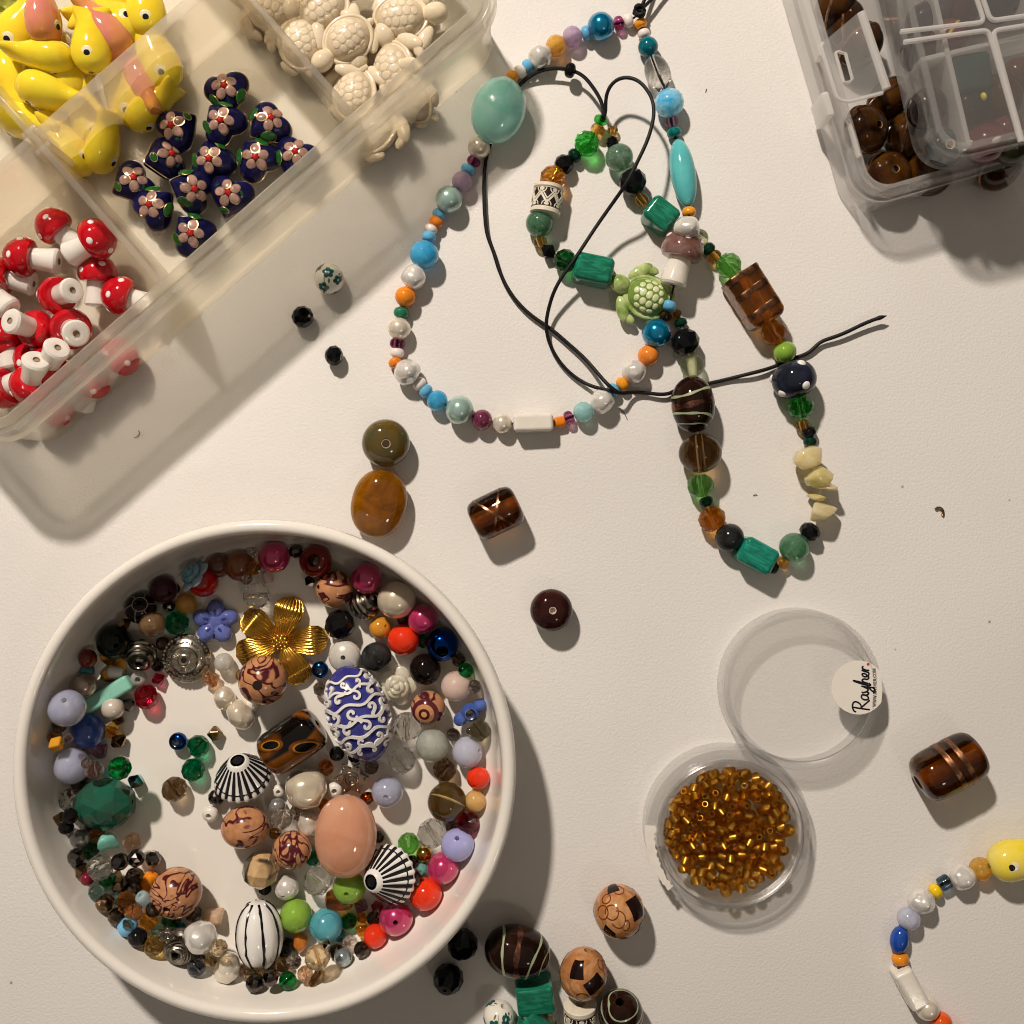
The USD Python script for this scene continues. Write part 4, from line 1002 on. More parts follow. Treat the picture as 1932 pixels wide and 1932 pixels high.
CORD = gloss((.006, .005, .005), .6, .2, coat=0, bump=.3); THREAD = sheet(.55, (.8, .78, .7), .2)
ORG, WHT, SKY, GRN = gloss(C['orange'], .12), gloss((.78, .70, .66), .14, .03), gloss((.13, .42, .66), .12, .1), gloss((.02, .17, .09), .12)
YOR = gloss((.86, .34, .02), .12); PRP = glass((.42, .06, .22), .25); LIL = stone((.42, .26, .42), (.60, .44, .58), .5, clear=.3); AMB = stone((.78, .28, .02), (.86, .42, .08), .45, clear=.25)
BLU = stone((.01, .24, .56), (.05, .40, .70), .3, clear=.1); TEALP = pearl((.0, .22, .42), .2, .6); AQP = pearl((.38, .55, .50), .22, .4); PRL = pearl((.80, .77, .72)); CRM = pearl((.78, .70, .58))
TRQ = stone((.17, .52, .45), (.34, .66, .60), .12, .16, clear=.02); TUR = gloss((.08, .40, .42), .1, .12, .2, .8, (.12, .50, .50)); BRNS = glass((.20, .07, .04), .2)
IVR = gloss((.76, .72, .64), .16, .05); AQU = stone((.22, .56, .52), (.40, .70, .66), .4, clear=.15)
GLDS = glass((.80, .46, .10), .2); DGR = gloss((.003, .030, .016), .08, .2, coat=1); BLK = gloss((.006, .006, .007), .06, .2, coat=1); GCR = glass((.04, .50, .05), .3); LGC = glass((.28, .66, .18), .35); ACR = glass((.66, .27, .03), .3)
DGC = glass((.01, .16, .03), .25); FLU = stone((.15, .30, .20), (.36, .50, .38), 1.2, .35, clear=.25); FLU2 = stone((.07, .25, .13), (.22, .42, .26), 1.2, .35, clear=.2); MAL = swirl((.016, .24, .14), (.008, .155, .09), .4, (.42, .5, .56, .64), .8, .14, 0, (2.2, 2.2, .4))
QTZ = stone((.74, .50, .20), (.84, .66, .38), .35, .4, .14); QTZ2 = stone((.84, .52, .10), (.84, .66, .34), .35, .4, .12); LIM = gloss((.22, .40, .05), .08, .1, sss=.2)
SMKB = glass((.30, .17, .06), .25)
def mush_brown(r, hl): return P_mushroom((.15, .052, .038), r, True, (.80, .74, .64), 4, True)
KNOT = at('B', 1715, 65, 2.5)

pastel = [('B', 1722, 135, 'seed', 38, YOR, 'orange seed bead below the knot'), ('B', 1740, 193, 'seed', 36, WHT, 'white seed bead'), ('B', 1764, 268, 'ball', 58, gloss((.0, .14, .19), .1, .2), 'dark teal round bead'),
    ('B', 1820, 420, 'oval', 72, glass((.93, .92, .88), .08), 'clear glass oval bead', dict(hl=112)), ('B', 1885, 588, 'ball', 84, stone((.01, .32, .72), (.30, .62, .84), .15, .35, clear=.03), 'bright blue swirled round bead'),
    ('B', 1897, 693, 'seed', 42, glass((.60, .30, .46), .3), 'clear purple seed bead'), ('S', 748, 108, 'seed', 56, gloss((.0, .17, .15), .1, .2), 'teal seed bead'), ('S', 815, 415, 'oval', 96, TUR, 'long turquoise tube bead', dict(hl=268)),
    ('S', 860, 712, 'seed', 52, YOR, 'yellow orange seed bead', dict(z=4.0)), ('S', 842, 832, 'baroque', 98, PRL, 'white lumpy pearl above the mushroom', dict(z=7.2, hl=84)),
    ('S', 775, 1128, mush_brown, 166, None, 'brown mushroom bead with white dots and stem', dict(name='mushroom_bead', axis=im(.27, -.96, .05), z=4.3)),
    ('S', 706, 1424, 'seed', 58, SKY, 'light blue seed bead under the mushroom', dict(z=3.2)), ('S', 678, 1500, 'seed', 55, BRNS, 'clear brown seed bead', dict(z=2.4)),
    ('D', 1812, 548, 'ball', 85, TEALP, 'metallic teal pearl'), ('D', 1765, 677, 'ball', 61, gloss((.80, .24, .03), .12), 'orange round bead'), ('D', 1685, 768, 'baroque', 68, PRL, 'white round pearl'), ('D', 1617, 838, 'seed', 42, YOR, 'orange seed bead'),
    ('D', 1566, 872, 'seed', 42, SKY, 'light blue seed bead under the black cords'), ('D', 1502, 935, 'baroque', 70, PRL, 'lumpy white pearl'), ('D', 1395, 998, 'ball', 60, AQU, 'pale aqua round bead'), ('D', 1313, 1030, 'seed', 40, glass((.52, .18, .36), .3), 'clear purple seed bead'),
    ('D', 1260, 1055, 'tube', 33, ORG, 'orange tube bead', dict(hl=34)), ('D', 1108, 1060, 'rect', 62, IVR, 'white rectangular tube bead', dict(hl=114)), ('D', 933, 1063, 'ball', 58, CRM, 'cream pearl'), ('D', 818, 1042, 'ball', 60, stone((.09, .005, .03), (.16, .02, .06), .2), 'plum round bead'),
    ('D', 690, 987, 'ball', 83, AQP, 'large pale aqua pearl'), ('D', 562, 933, 'ball', 61, BLU, 'blue cloudy round bead'), ('D', 497, 878, 'seed', 42, SKY, 'light blue seed bead'), ('D', 460, 838, 'seed', 43, WHT, 'white seed bead'), ('D', 390, 768, 'baroque', 76, PRL, 'lumpy white pearl at the lower left bend'),
    ('D', 322, 715, 'seed', 40, ORG, 'orange seed bead'), ('D', 334, 660, 'seed', 41, WHT, 'white seed bead'), ('D', 334, 607, 'seed', 43, PRP, 'dark red seed bead'), ('D', 345, 522, 'ball', 66, CRM, 'cream pearl'), ('D', 357, 432, 'seed', 45, GRN, 'green seed bead'),
    ('D', 381, 340, 'ball', 61, gloss((.80, .24, .015), .1), 'orange round bead'), ('D', 428, 228, 'baroque', 70, PRL, 'lumpy white pearl'), ('B', 488, 1453, 'ball', 83, BLU, 'blue cloudy round bead'), ('B', 515, 1350, 'seed', 42, SKY, 'light blue seed bead'),
    ('B', 526, 1306, 'seed', 40, WHT, 'white seed bead', dict(hl=26)), ('B', 555, 1266, 'seed', 42, ORG, 'orange seed bead', dict(hl=30)), ('B', 573, 1222, 'seed', 40, SKY, 'light blue seed bead', dict(hl=28)), ('B', 628, 1138, 'ball', 79, AQP, 'pale aqua pearl'), ('B', 705, 1037, 'ball', 61, LIL, 'lilac clear round bead'),
    ('B', 738, 968, 'seed', 44, SKY, 'light blue seed bead', dict(hl=28)), ('B', 770, 920, 'seed', 40, PRP, 'purple clear seed bead'), ('B', 800, 842, 'ball', 65, CRM, 'cream pearl below the large aqua bead'),
    ('B', 910, 630, 'oval', 148, TRQ, 'large aqua green polished oval bead', dict(hl=192, axis=im(.28, -.96), sq=(.78, 1.04, 1), zf=.80)),
    ('B', 992, 435, 'seed', 38, YOR, 'orange seed bead'), ('B', 1037, 408, 'seed', 42, WHT, 'white seed bead'), ('B', 1078, 377, 'seed', 40, SKY, 'light blue seed bead'), ('B', 1150, 322, 'baroque', 67, PRL, 'white pearl'), ('B', 1240, 262, 'ball', 61, AMB, 'orange clear round bead'),
    ('B', 1333, 210, 'ball', 59, LIL, 'lilac clear round bead'), ('B', 1410, 190, 'seed', 43, SKY, 'light blue seed bead', dict(hl=26)), ('B', 1495, 152, 'ball', 80, TEALP, 'large metallic teal pearl'), ('B', 1597, 133, 'seed', 40, PRP, 'purple clear seed bead'), ('B', 1652, 120, 'seed', 38, WHT, 'white seed bead by the knot')]
pn, PP = strand('pastel_necklace', 'knotted necklace of pastel, pearl, orange and blue beads with brown mushroom', None, pastel, CORD, .2, ends=((KNOT,), (KNOT,)))
pp = str(pn.GetPath())
kn = []
for k in range(3):
    t = np.linspace(0, 2 * np.pi, 40)[:-1]; q = np.stack([1.05 * np.cos(t), .75 * np.sin(t) + .15 * np.cos(3 * t), .35 * np.sin(2 * t + k)], 1) * .85
    q = q @ np.array([[math.cos(k * 1.05), math.sin(k * 1.05), 0], [-math.sin(k * 1.05), math.cos(k * 1.05), 0], [0, 0, 1]]) + [0, 0, .3 * (k - 1)]; kn.append(tube(q, .42, 7, True))
obj('knot', join(kn), CORD, pp, KNOT)
for xs in (((1715, 65), (1735, 20), (1760, -40), (1800, -140)), ((1715, 65), (1755, 25), (1785, -5), (1860, -90))):
    obj('cord_end', tube(spline([at('B', x, y, 2.6 - .2 * i) for i, (x, y) in enumerate(xs)], 6), .34, 8), CORD, pp)

def turtle_green(r, hl): return P_turtle((.48, .58, .24), (.66, .73, .43), (.17, .27, .05), 12.2)
def carved_b(r, hl): return P_carved(r, hl)
def barrel_b(r, hl): return P_banded_barrel(r, hl)
def cored_b(r, hl): return P_cored(r, (.72, .78, .58), gloss((.72, .70, .50), .3, .05))
def amber_tube(r, hl): return P_glass_tube(r, hl, ((-.86, .02, .55), (-.25, .06, .62), (.50, .06, .60)), (.66, .32, .06), True)
def dotted_b(r, hl): return P_dotted(r, hl or r * .85, (.012, .014, .022), ((.5, .75), (.25, -.55), (-1.9, .4), (2.6, -.2), (-1.2, -.6)))
LOOPZ = 3.0
green = [('B', 1495, 685, 'seed', 40, GCR, 'small green seed bead where the cords meet', dict(z=3.0)), ('B', 1478, 742, 'seed', 44, GLDS, 'gold seed bead'), ('B', 1415, 820, 'facet', 76, GCR, 'bright green cut crystal bead'), ('B', 1345, 887, 'seed', 42, DGR, 'dark green seed bead'),
    ('B', 1285, 938, 'facet', 59, BLK, 'black faceted bead'), ('B', 1222, 1018, 'facet', 77, ACR, 'amber cut crystal bead'), ('B', 1188, 1142, carved_b, 88, None, 'cream drum bead with black wave band', dict(name='carved_bead', hl=84, axis=im(-.16, .98))),
    ('B', 1145, 1275, 'ball', 79, FLU2, 'cloudy green round bead'), ('B', 1148, 1380, 'seed', 40, GLDS, 'gold seed bead'), ('B', 1197, 1435, 'bicone', 46, BLK, 'black bicone bead', dict(hl=44)), ('B', 1290, 1488, 'facet', 70, DGC, 'dark green cut crystal bead'),
    ('B', 1450, 1545, 'rect', 96, MAL, 'green square tube bead', dict(hl=112, zf=.82, axis=im(.98, .2))), ('B', 1745, 1690, turtle_green, 95, None, 'lime green turtle bead', dict(name='turtle_bead', axis=im(.90, .44), z=2.4)),
    ('S', 768, 1493, 'seed', 42, glass((.40, .20, .03), .15), 'dark amber seed bead', dict(z=1.6)), ('S', 798, 1556, 'seed', 50, DGR, 'dark green seed bead'), ('S', 832, 1700, 'facet', 112, BLK, 'large black faceted bead'), ('S', 884, 1880, cored_b, 92, None, 'clear bead with pale core', dict(name='clear_bead')),
    ('E', 282, 955, barrel_b, 122, None, 'dark brown oval glass bead with pale threads', dict(name='banded_oval_bead', hl=160)), ('E', 323, 1232, 'ball', 122, SMKB, 'smoky brown round bead', dict(hl=112)), ('E', 325, 1417, 'facet', 80, LGC, 'light green cut crystal bead', dict(hl=66)), ('E', 357, 1508, 'seed', 41, DGR, 'dark green seed bead'),
    ('E', 390, 1607, 'facet', 82, ACR, 'amber cut crystal bead', dict(hl=70)), ('E', 490, 1715, 'ball', 84, gloss((.010, .011, .012), .12, .3, .4, .8, (.03, .03, .03)), 'black round stone bead'), ('E', 638, 1815, 'rect', 96, swirl((.016, .29, .20), (.009, .20, .135), .4, (.42, .5, .56, .64), .8, .14, 3, (2.2, 2.2, .4)), 'green square tube bead', dict(hl=108, zf=.82, axis=im(.86, .48))),
    ('E', 742, 1885, 'seed', 36, DGR, 'dark green seed bead'), ('E', 790, 1856, 'seed', 40, GLDS, 'gold seed bead'), ('E', 858, 1770, 'ball', 86, FLU2, 'cloudy green round bead'), ('E', 948, 1680, 'facet', 64, BLK, 'black faceted bead', dict(hl=48)),
    ('E', 1015, 1572, 'chip', 88, QTZ, 'pale yellow stone chip', dict(hl=62, sq=(.8, 1.35, 1), spin=.5)), ('E', 992, 1480, 'chip', 72, QTZ2, 'yellow stone chip', dict(hl=26)), ('E', 1022, 1432, 'chip', 92, QTZ, 'thin pale stone chip', dict(hl=26, spin=.3)), ('E', 1000, 1357, 'chip', 112, QTZ2, 'deep yellow stone chip', dict(hl=60, sq=(.8, 1, 1.1))),
    ('E', 940, 1265, 'chip', 112, QTZ, 'pale yellow stone chip', dict(hl=68, sq=(.75, 1.05, 1.1))), ('E', 950, 1166, 'seed', 40, DGR, 'dark green seed bead'), ('E', 943, 1115, 'seed', 43, BLK, 'black seed bead'), ('E', 905, 1072, 'seed', 41, GLDS, 'gold seed bead'), ('E', 898, 970, 'facet', 78, GCR, 'bright green cut crystal bead', dict(hl=62)),
    ('E', 858, 812, dotted_b, 126, None, 'black round bead with raised white dots', dict(name='dotted_bead', hl=106)), ('E', 805, 655, 'ball', 67, LIM, 'light green round bead', dict(hl=60)), ('E', 745, 545, 'facet', 78, ACR, 'amber cut crystal bead'), ('E', 626, 350, amber_tube, 106, None, 'amber square glass tube with copper bands', dict(name='amber_tube_bead', hl=165, axis=im(.53, .85))),
    ('E', 485, 162, 'facet', 76, LGC, 'light green cut crystal bead'), ('E', 405, 112, 'seed', 42, GLDS, 'gold seed bead'), ('E', 370, 68, 'seed', 40, DGR, 'dark green seed bead', dict(hl=32)), ('S', 935, 915, cored_b, 76, None, 'clear bead with pale core', dict(name='clear_bead', z=1.9)),
    ('S', 640, 745, 'rect', 124, MAL, 'green square tube bead', dict(hl=122, zf=.82, axis=im(.78, .62))), ('S', 500, 620, 'seed', 55, GLDS, 'gold seed bead', dict(hl=48)), ('S', 432, 485, 'facet', 110, BLK, 'large black faceted bead'), ('S', 330, 297, 'ball', 107, FLU, 'pale green clear round bead'),
    ('S', 277, 182, 'facet', 52, BLK, 'small black faceted bead'), ('S', 280, 90, 'seed', 42, GLDS, 'gold seed bead')]
G0 = at('B', 1495, 685, 3.0)
gn, GP = strand('green_necklace', 'unfinished necklace of green, black and amber beads with a turtle and long cord', None, green, THREAD, .22, ends=((), (G0,)))
gp = str(gn.GetPath())
cA = [(1500, 690, 3.2), (1508, 620, 3.6), (1490, 565, 3.6), (1440, 485, 3.4), (1385, 428, 3.0), (1320, 400, 2.6), (1240, 390, 2.4), (1160, 402, 2.0), (1085, 440, 1.3), (1020, 500, .5), (960, 600, .45), (900, 720, .45), (866, 815, .45), (845, 890, .5), (830, 1000, .6), (828, 1100, .8), (835, 1250, .9), (848, 1340, .9), (880, 1430, .9), (905, 1510, .9), (950, 1620, .9), (1030, 1735, .9), (1120, 1815, .9), (1200, 1870, .9)]
cA2 = [(1300, 600, 1.0), (1400, 690, 1.4), (1480, 780, 3.0), (1540, 845, 4.4), (1592, 884, 3.8), (1650, 887, 2.0), (1720, 886, 1.0), (1900, 885, .8)]
cA3 = [(170, 880, .6), (330, 842, .5), (480, 810, .6), (620, 775, 1.2), (740, 740, 1.0), (860, 690, .7), (945, 655, .8), (1010, 600, 1.0), (1080, 572, 1.2), (1150, 545, 1.3), (1250, 497, 1.5), (1340, 462, 1.7), (1388, 448, 1.9)]
def tapered(n): return np.r_[np.full(n - 6, .36), [.36, .40, .42, .34, .2, .05]]
pA = spline([at('B', x, y, z) for x, y, z in cA] + [at('D', x, y, z) for x, y, z in cA2] + [at('E', x, y, z) for x, y, z in cA3], 8)
obj('long_cord', tube(pA, tapered(len(pA)), 8), CORD, gp, label='waxed black cord running from the aqua oval to a free end')
cB = [(1500, 690, 3.2), (1522, 620, 4.0), (1525, 560, 4.6), (1548, 495, 5.4), (1590, 455, 6.0), (1640, 443, 6.6), (1700, 458, 7.2), (1752, 505, 7.8), (1787, 570, 8.2), (1797, 640, 8.6), (1785, 720, 9.0), (1758, 805, 9.4), (1722, 885, 9.6), (1690, 950, 9.4), (1640, 1045, 8.8), (1590, 1120, 7.6), (1540, 1190, 6.6), (1440, 1335, 5.6), (1340, 1485, 5.2), (1280, 1570, 4.6), (1230, 1660, 3.8), (1200, 1750, 2.8), (1184, 1850, 2.0)]
cB2 = [(1190, 560, 1.4), (1240, 680, 1.0), (1320, 775, .9), (1420, 840, 1.4), (1510, 868, 3.0), (1560, 880, 3.7), (1600, 889, 3.6)]
pB = spline([at('B', x, y, z) for x, y, z in cB] + [at('D', x, y, z) for x, y, z in cB2], 8)
obj('looped_cord', tube(pB, .34, 8), CORD, gp, label='waxed black cord rising in a loop over the beads')
q = at('B', 1320, 402, 2.8); d = at('B', 1385, 428, 3.0) - at('B', 1240, 390, 2.4)
obj('cord_bead', seed(1.35, 1.0), BLK, gp, q, frame(d), label='small black bead on the loose cord')

def fish_y(r, hl): return P_fish((.86, .66, .04), 12.4, fat=1.05, c2=(.84, .70, .22))
corner = [('L', 700, 2010, 'ball', 68, gloss(C['redor'], .1), 'orange red round bead at the picture edge'), ('L', 582, 1925, 'ball', 68, gloss((.82, .10, .012), .1), 'orange red round bead'), ('L', 497, 1835, 'ball', 75, CRM, 'cream pearl'), ('L', 385, 1700, 'rect', 74, IVR, 'white rectangular tube bead', dict(hl=132, axis=im(.47, .88), zf=.82)),
    ('L', 330, 1530, 'seed', 52, gloss((.82, .28, .015), .1), 'orange seed bead'), ('L', 325, 1412, 'oval', 57, gloss((.015, .07, .38), .14, .2), 'blue oval bead', dict(hl=88)), ('L', 383, 1280, 'ball', 72, stone((.46, .46, .60), (.62, .62, .72), .3), 'lavender clear round bead'), ('L', 460, 1175, 'baroque', 80, PRL, 'white round pearl'),
    ('L', 548, 1110, 'seed', 48, gloss((.84, .56, .01), .1), 'yellow seed bead'), ('L', 605, 1060, 'tube', 46, glass((.16, .26, .36), .25), 'steel blue clear bead', dict(hl=40)), ('L', 715, 1022, 'baroque', 78, PRL, 'lumpy white pearl'), ('L', 828, 975, 'ball', 72, AMB, 'orange clear round bead'),
    ('L', 1060, 912, fish_y, 135, None, 'yellow fish bead with black eye', dict(name='fish_bead', axis=im(.96, -.22), z=4.0, spin=0)), ('L', 1420, 900, 'ball', 70, PRL, 'white pearl outside the picture')]
strand('corner_necklace', 'part of a third necklace with yellow fish bead at the right edge', None, corner[:-1], CORD, .3, ends=((at('L', 760, 2080, 2),), (at('L', 1400, 860, 3),)))

# ================================================================ beads lying loose on the table
def lone(name, pieces, z, x, y, h, axis, label, cat='bead', spin=0.0, key=None, group=None):
    return compound(name, pieces, '/World', at(z, x, y, h), frame(axis, spin), label, cat, group, key)
def lone1(name, mesh, m, z, x, y, h, axis, label, cat='bead', spin=0.0, smooth=40, group=None):
    return obj(name, mesh, m, '/World', at(z, x, y, h), frame(axis, spin), smooth, label, cat, group)

lone('porcelain_bead', P_porcelain(2.85, 2.7, 1), 'F', 621, 526, 2.8, im(.9, -.2), 'white porcelain bead with painted green flowers near the frosted box')
lone1('black_bead', facet(2.1, 2.0), BLK, 'F', 571, 598, 2.0, im(.3, -.3, .9), 'small black faceted bead, upper of two below the frosted box', smooth=False)
lone1('black_bead', facet(1.95, 1.6), BLK, 'F', 630, 671, 1.9, im(1, .2, .1), 'small black faceted bead, lower of two below the frosted box', smooth=False)
lone('olive_bead', [('bead', lathe(ball_prof(4.45, 3.3, .95, 2.3, 19), 44), gloss((.11, .065, .010), .07, .4, .3, 1.0, (.06, .06, .03))), ('hole_lining', lathe([(.86, 3.22), (.72, 3.2), (.7, 1.7), (0, 1.7), (0, -3), (.84, -3)], 20), gloss((.50, .40, .26), .4, .2, coat=0))], 'F', 728, 836, 3.2, im(.12, .1, 1), 'shiny olive brown round bead with its hole upwards above an amber oval')  # lining closed by a pale plug that stands in for the lit hole wall
ov = ball(5.15, 6.4, .1, 2.2, 44); ov.apply_scale((.55, 1, 1))
lone1('amber_oval_bead', ov, stone((.12, .034, -.006), (.27, .088, -.006), .5, .2, .05, .06), 'F', 715, 950, 3.0, im(.22, -.97), 'flat amber brown oval bead touching the dish rim')
lone('brown_glass_bead', P_glass_tube(3.95, 4.7, ((-.05, .55, .22), (.05, -.5, .2)), (.42, .17, .03), p=5), 'F', 935, 968, 3.95, im(.90, -.43), 'brown glass barrel bead with thin copper spiral in the table middle')
lone('brown_glass_bead', P_glass_tube(4.7, 6.4, ((-.02, .06, .5), (.34, .06, .5)), (.52, .24, .04), p=5), 'L', 630, 341, 4.6, im(.88, -.47), 'brown glass barrel bead with two copper bands beside the plastic lid', spin=.2)
lone('dark_brown_bead', [('bead', lathe(ball_prof(3.95, 3.0, .7, 2.4, 17), 44), gloss((.035, .010, .008), .06, .3, .25, 1.0, (.015, .004, .004))), ('hole_lining', lathe([(.68, 2.92), (.56, 2.9), (.54, 1.9), (0, 1.9), (0, -2.8), (.66, -2.8)], 20), gloss((.70, .58, .48), .5, .1, coat=0))], 'F', 1040, 1151, 3.0, im(.06, -.06, 1), 'dark brown round bead with its pale hole facing up')  # pale plug partway down the hole, in place of light on its wall
lone('patterned_wood_bead', P_patched(4.65, 4.9, 21), 'N', 1515, 460, 4.6, im(.1, .75, .55), 'varnished wooden bead with burnt squares and rings, alone beside the tub')
lone('patterned_wood_bead', P_patched(4.35, 4.9, 34), 'N', 1262, 905, 4.9, im(.15, -.96, .2), 'varnished wooden bead with burnt squares, leaning on a carved drum bead', spin=1.2)
lone('banded_oval_bead', P_banded_barrel(4.7, 6.1), 'N', 790, 746, 4.6, im(.97, .22), 'dark oval glass bead with pale threads right of two black beads', spin=.5)
lone('banded_oval_bead', P_banded_barrel(4.1, 5.2), 'N', 1528, 1195, 5.0, im(-.1, -.70, .62), 'dark glass bead with pale threads standing beside a carved drum bead')
lone1('black_bead', facet(2.95, 2.7, 10), BLK, 'N', 400, 695, 2.8, im(.2, .3, .9), 'large black faceted bead in the dish shadow, upper one', smooth=False)
lone1('black_bead', facet(2.95, 2.7, 10), BLK, 'N', 298, 940, 2.8, im(-.2, .5, .8), 'large black faceted bead in the dish shadow, lower one', smooth=False)
lone1('green_tube_bead', rbox(2.8, 2.75, 3.45, .7, .6), MAL, 'N', 915, 1050, 2.8, im(.98, -.12), 'green square tube bead below the dark banded oval bead', spin=.2)
lone1('green_tube_bead', rbox(2.7, 2.7, 3.3, .7, .6), MAL, 'N', 925, 1290, 2.7, im(.75, .65), 'green square tube bead cut off by the bottom picture edge')
lone('porcelain_bead', P_porcelain(2.95, 2.8, 2), 'N', 660, 1206, 2.9, im(.3, -.8, .4), 'white porcelain bead with painted green flowers at the bottom edge')
lone('carved_bead', P_carved(3.1, 3.6), 'N', 1243, 1235, 3.0, im(-.06, -.98, .25), 'cream drum bead with black carved waves at the bottom edge')
lone1('pearl_bead', ball(1.5), pearl((.62, .52, .36), .2, .6), 'N', 1000, 1236, 1.5, im(1, 0), 'small bronze pearl bead beside the green tube at the bottom edge')
lone1('metal_crimp', tube([(.95 * math.cos(t), .95 * math.sin(t), .06 * t) for t in np.linspace(-.6, 2.3, 22)], np.r_[.28, np.full(20, .26), .16], 8), metal((.34, .22, .12), .3), 'E', 1680, 1572, .3, (0, 0, 1), 'tiny curled bronze wire crimp lying alone on the table', 'crimp')

fib = gloss((.10, .07, .05), .6, 0, coat=0)
for k, (z, pts, w) in enumerate((('U', ((850, 1590), (872, 1585), (884, 1565), (876, 1548)), 'curved dark hair below the frosted box'), ('E', ((625, 1474), (636, 1469), (648, 1472)), 'tiny fibre inside the loop of green beads'), ('D', ((1600, 975), (1625, 1000), (1645, 1040)), 'short fibre beside the lower pearl of the pastel necklace'), ('C', ((160, 525), (166, 505)), 'tiny speck of fibre between necklace and clear case'))):
    obj('lint_fibre', tube(spline([at(z, x, y, .12 + .1 * (i % 2)) for i, (x, y) in enumerate(pts)], 5), .07, 5), fib, label=w, cat='fibre')

# ================================================================ beads in the dish
HEM = metal((.14, .12, .11), .16, .5, .6); BRZ = metal((.26, .17, .09), .2, .45, .5); SMK = glass((.34, .28, .24), .2); BRC = glass((.34, .20, .10), .2); CLR = glass((.95, .94, .91), .12); DRK = glass((.07, .045, .03), .1)
LAV = stone((.27, .28, .39), (.38, .38, .48), .15, .25, clear=.03); PKP = pearl((.55, .035, .14), .2, .35); RDO = gloss((.78, .035, .008), .08, .1, sss=.1); EMR = glass((.0, .26, .10), .2); EMG = glass((.0, .20, .02), .2); GLC = glass((.80, .44, .05), .25)
PCH = glass((.86, .50, .28), .3); AQC = glass((.42, .72, .74), .3); PKC = glass((.66, .44, .40), .3); BLKB = gloss((.008, .007, .007), .05, .2, coat=1); MAR = gloss((.055, .014, .022), .1, .2); WSD = gloss((.78, .73, .66), .14, .04); GRYP = pearl((.36, .35, .34), .2, .6)
SMQ = stone((.12, .06, .02), (.22, .12, .05), .5, .3, clear=.1)
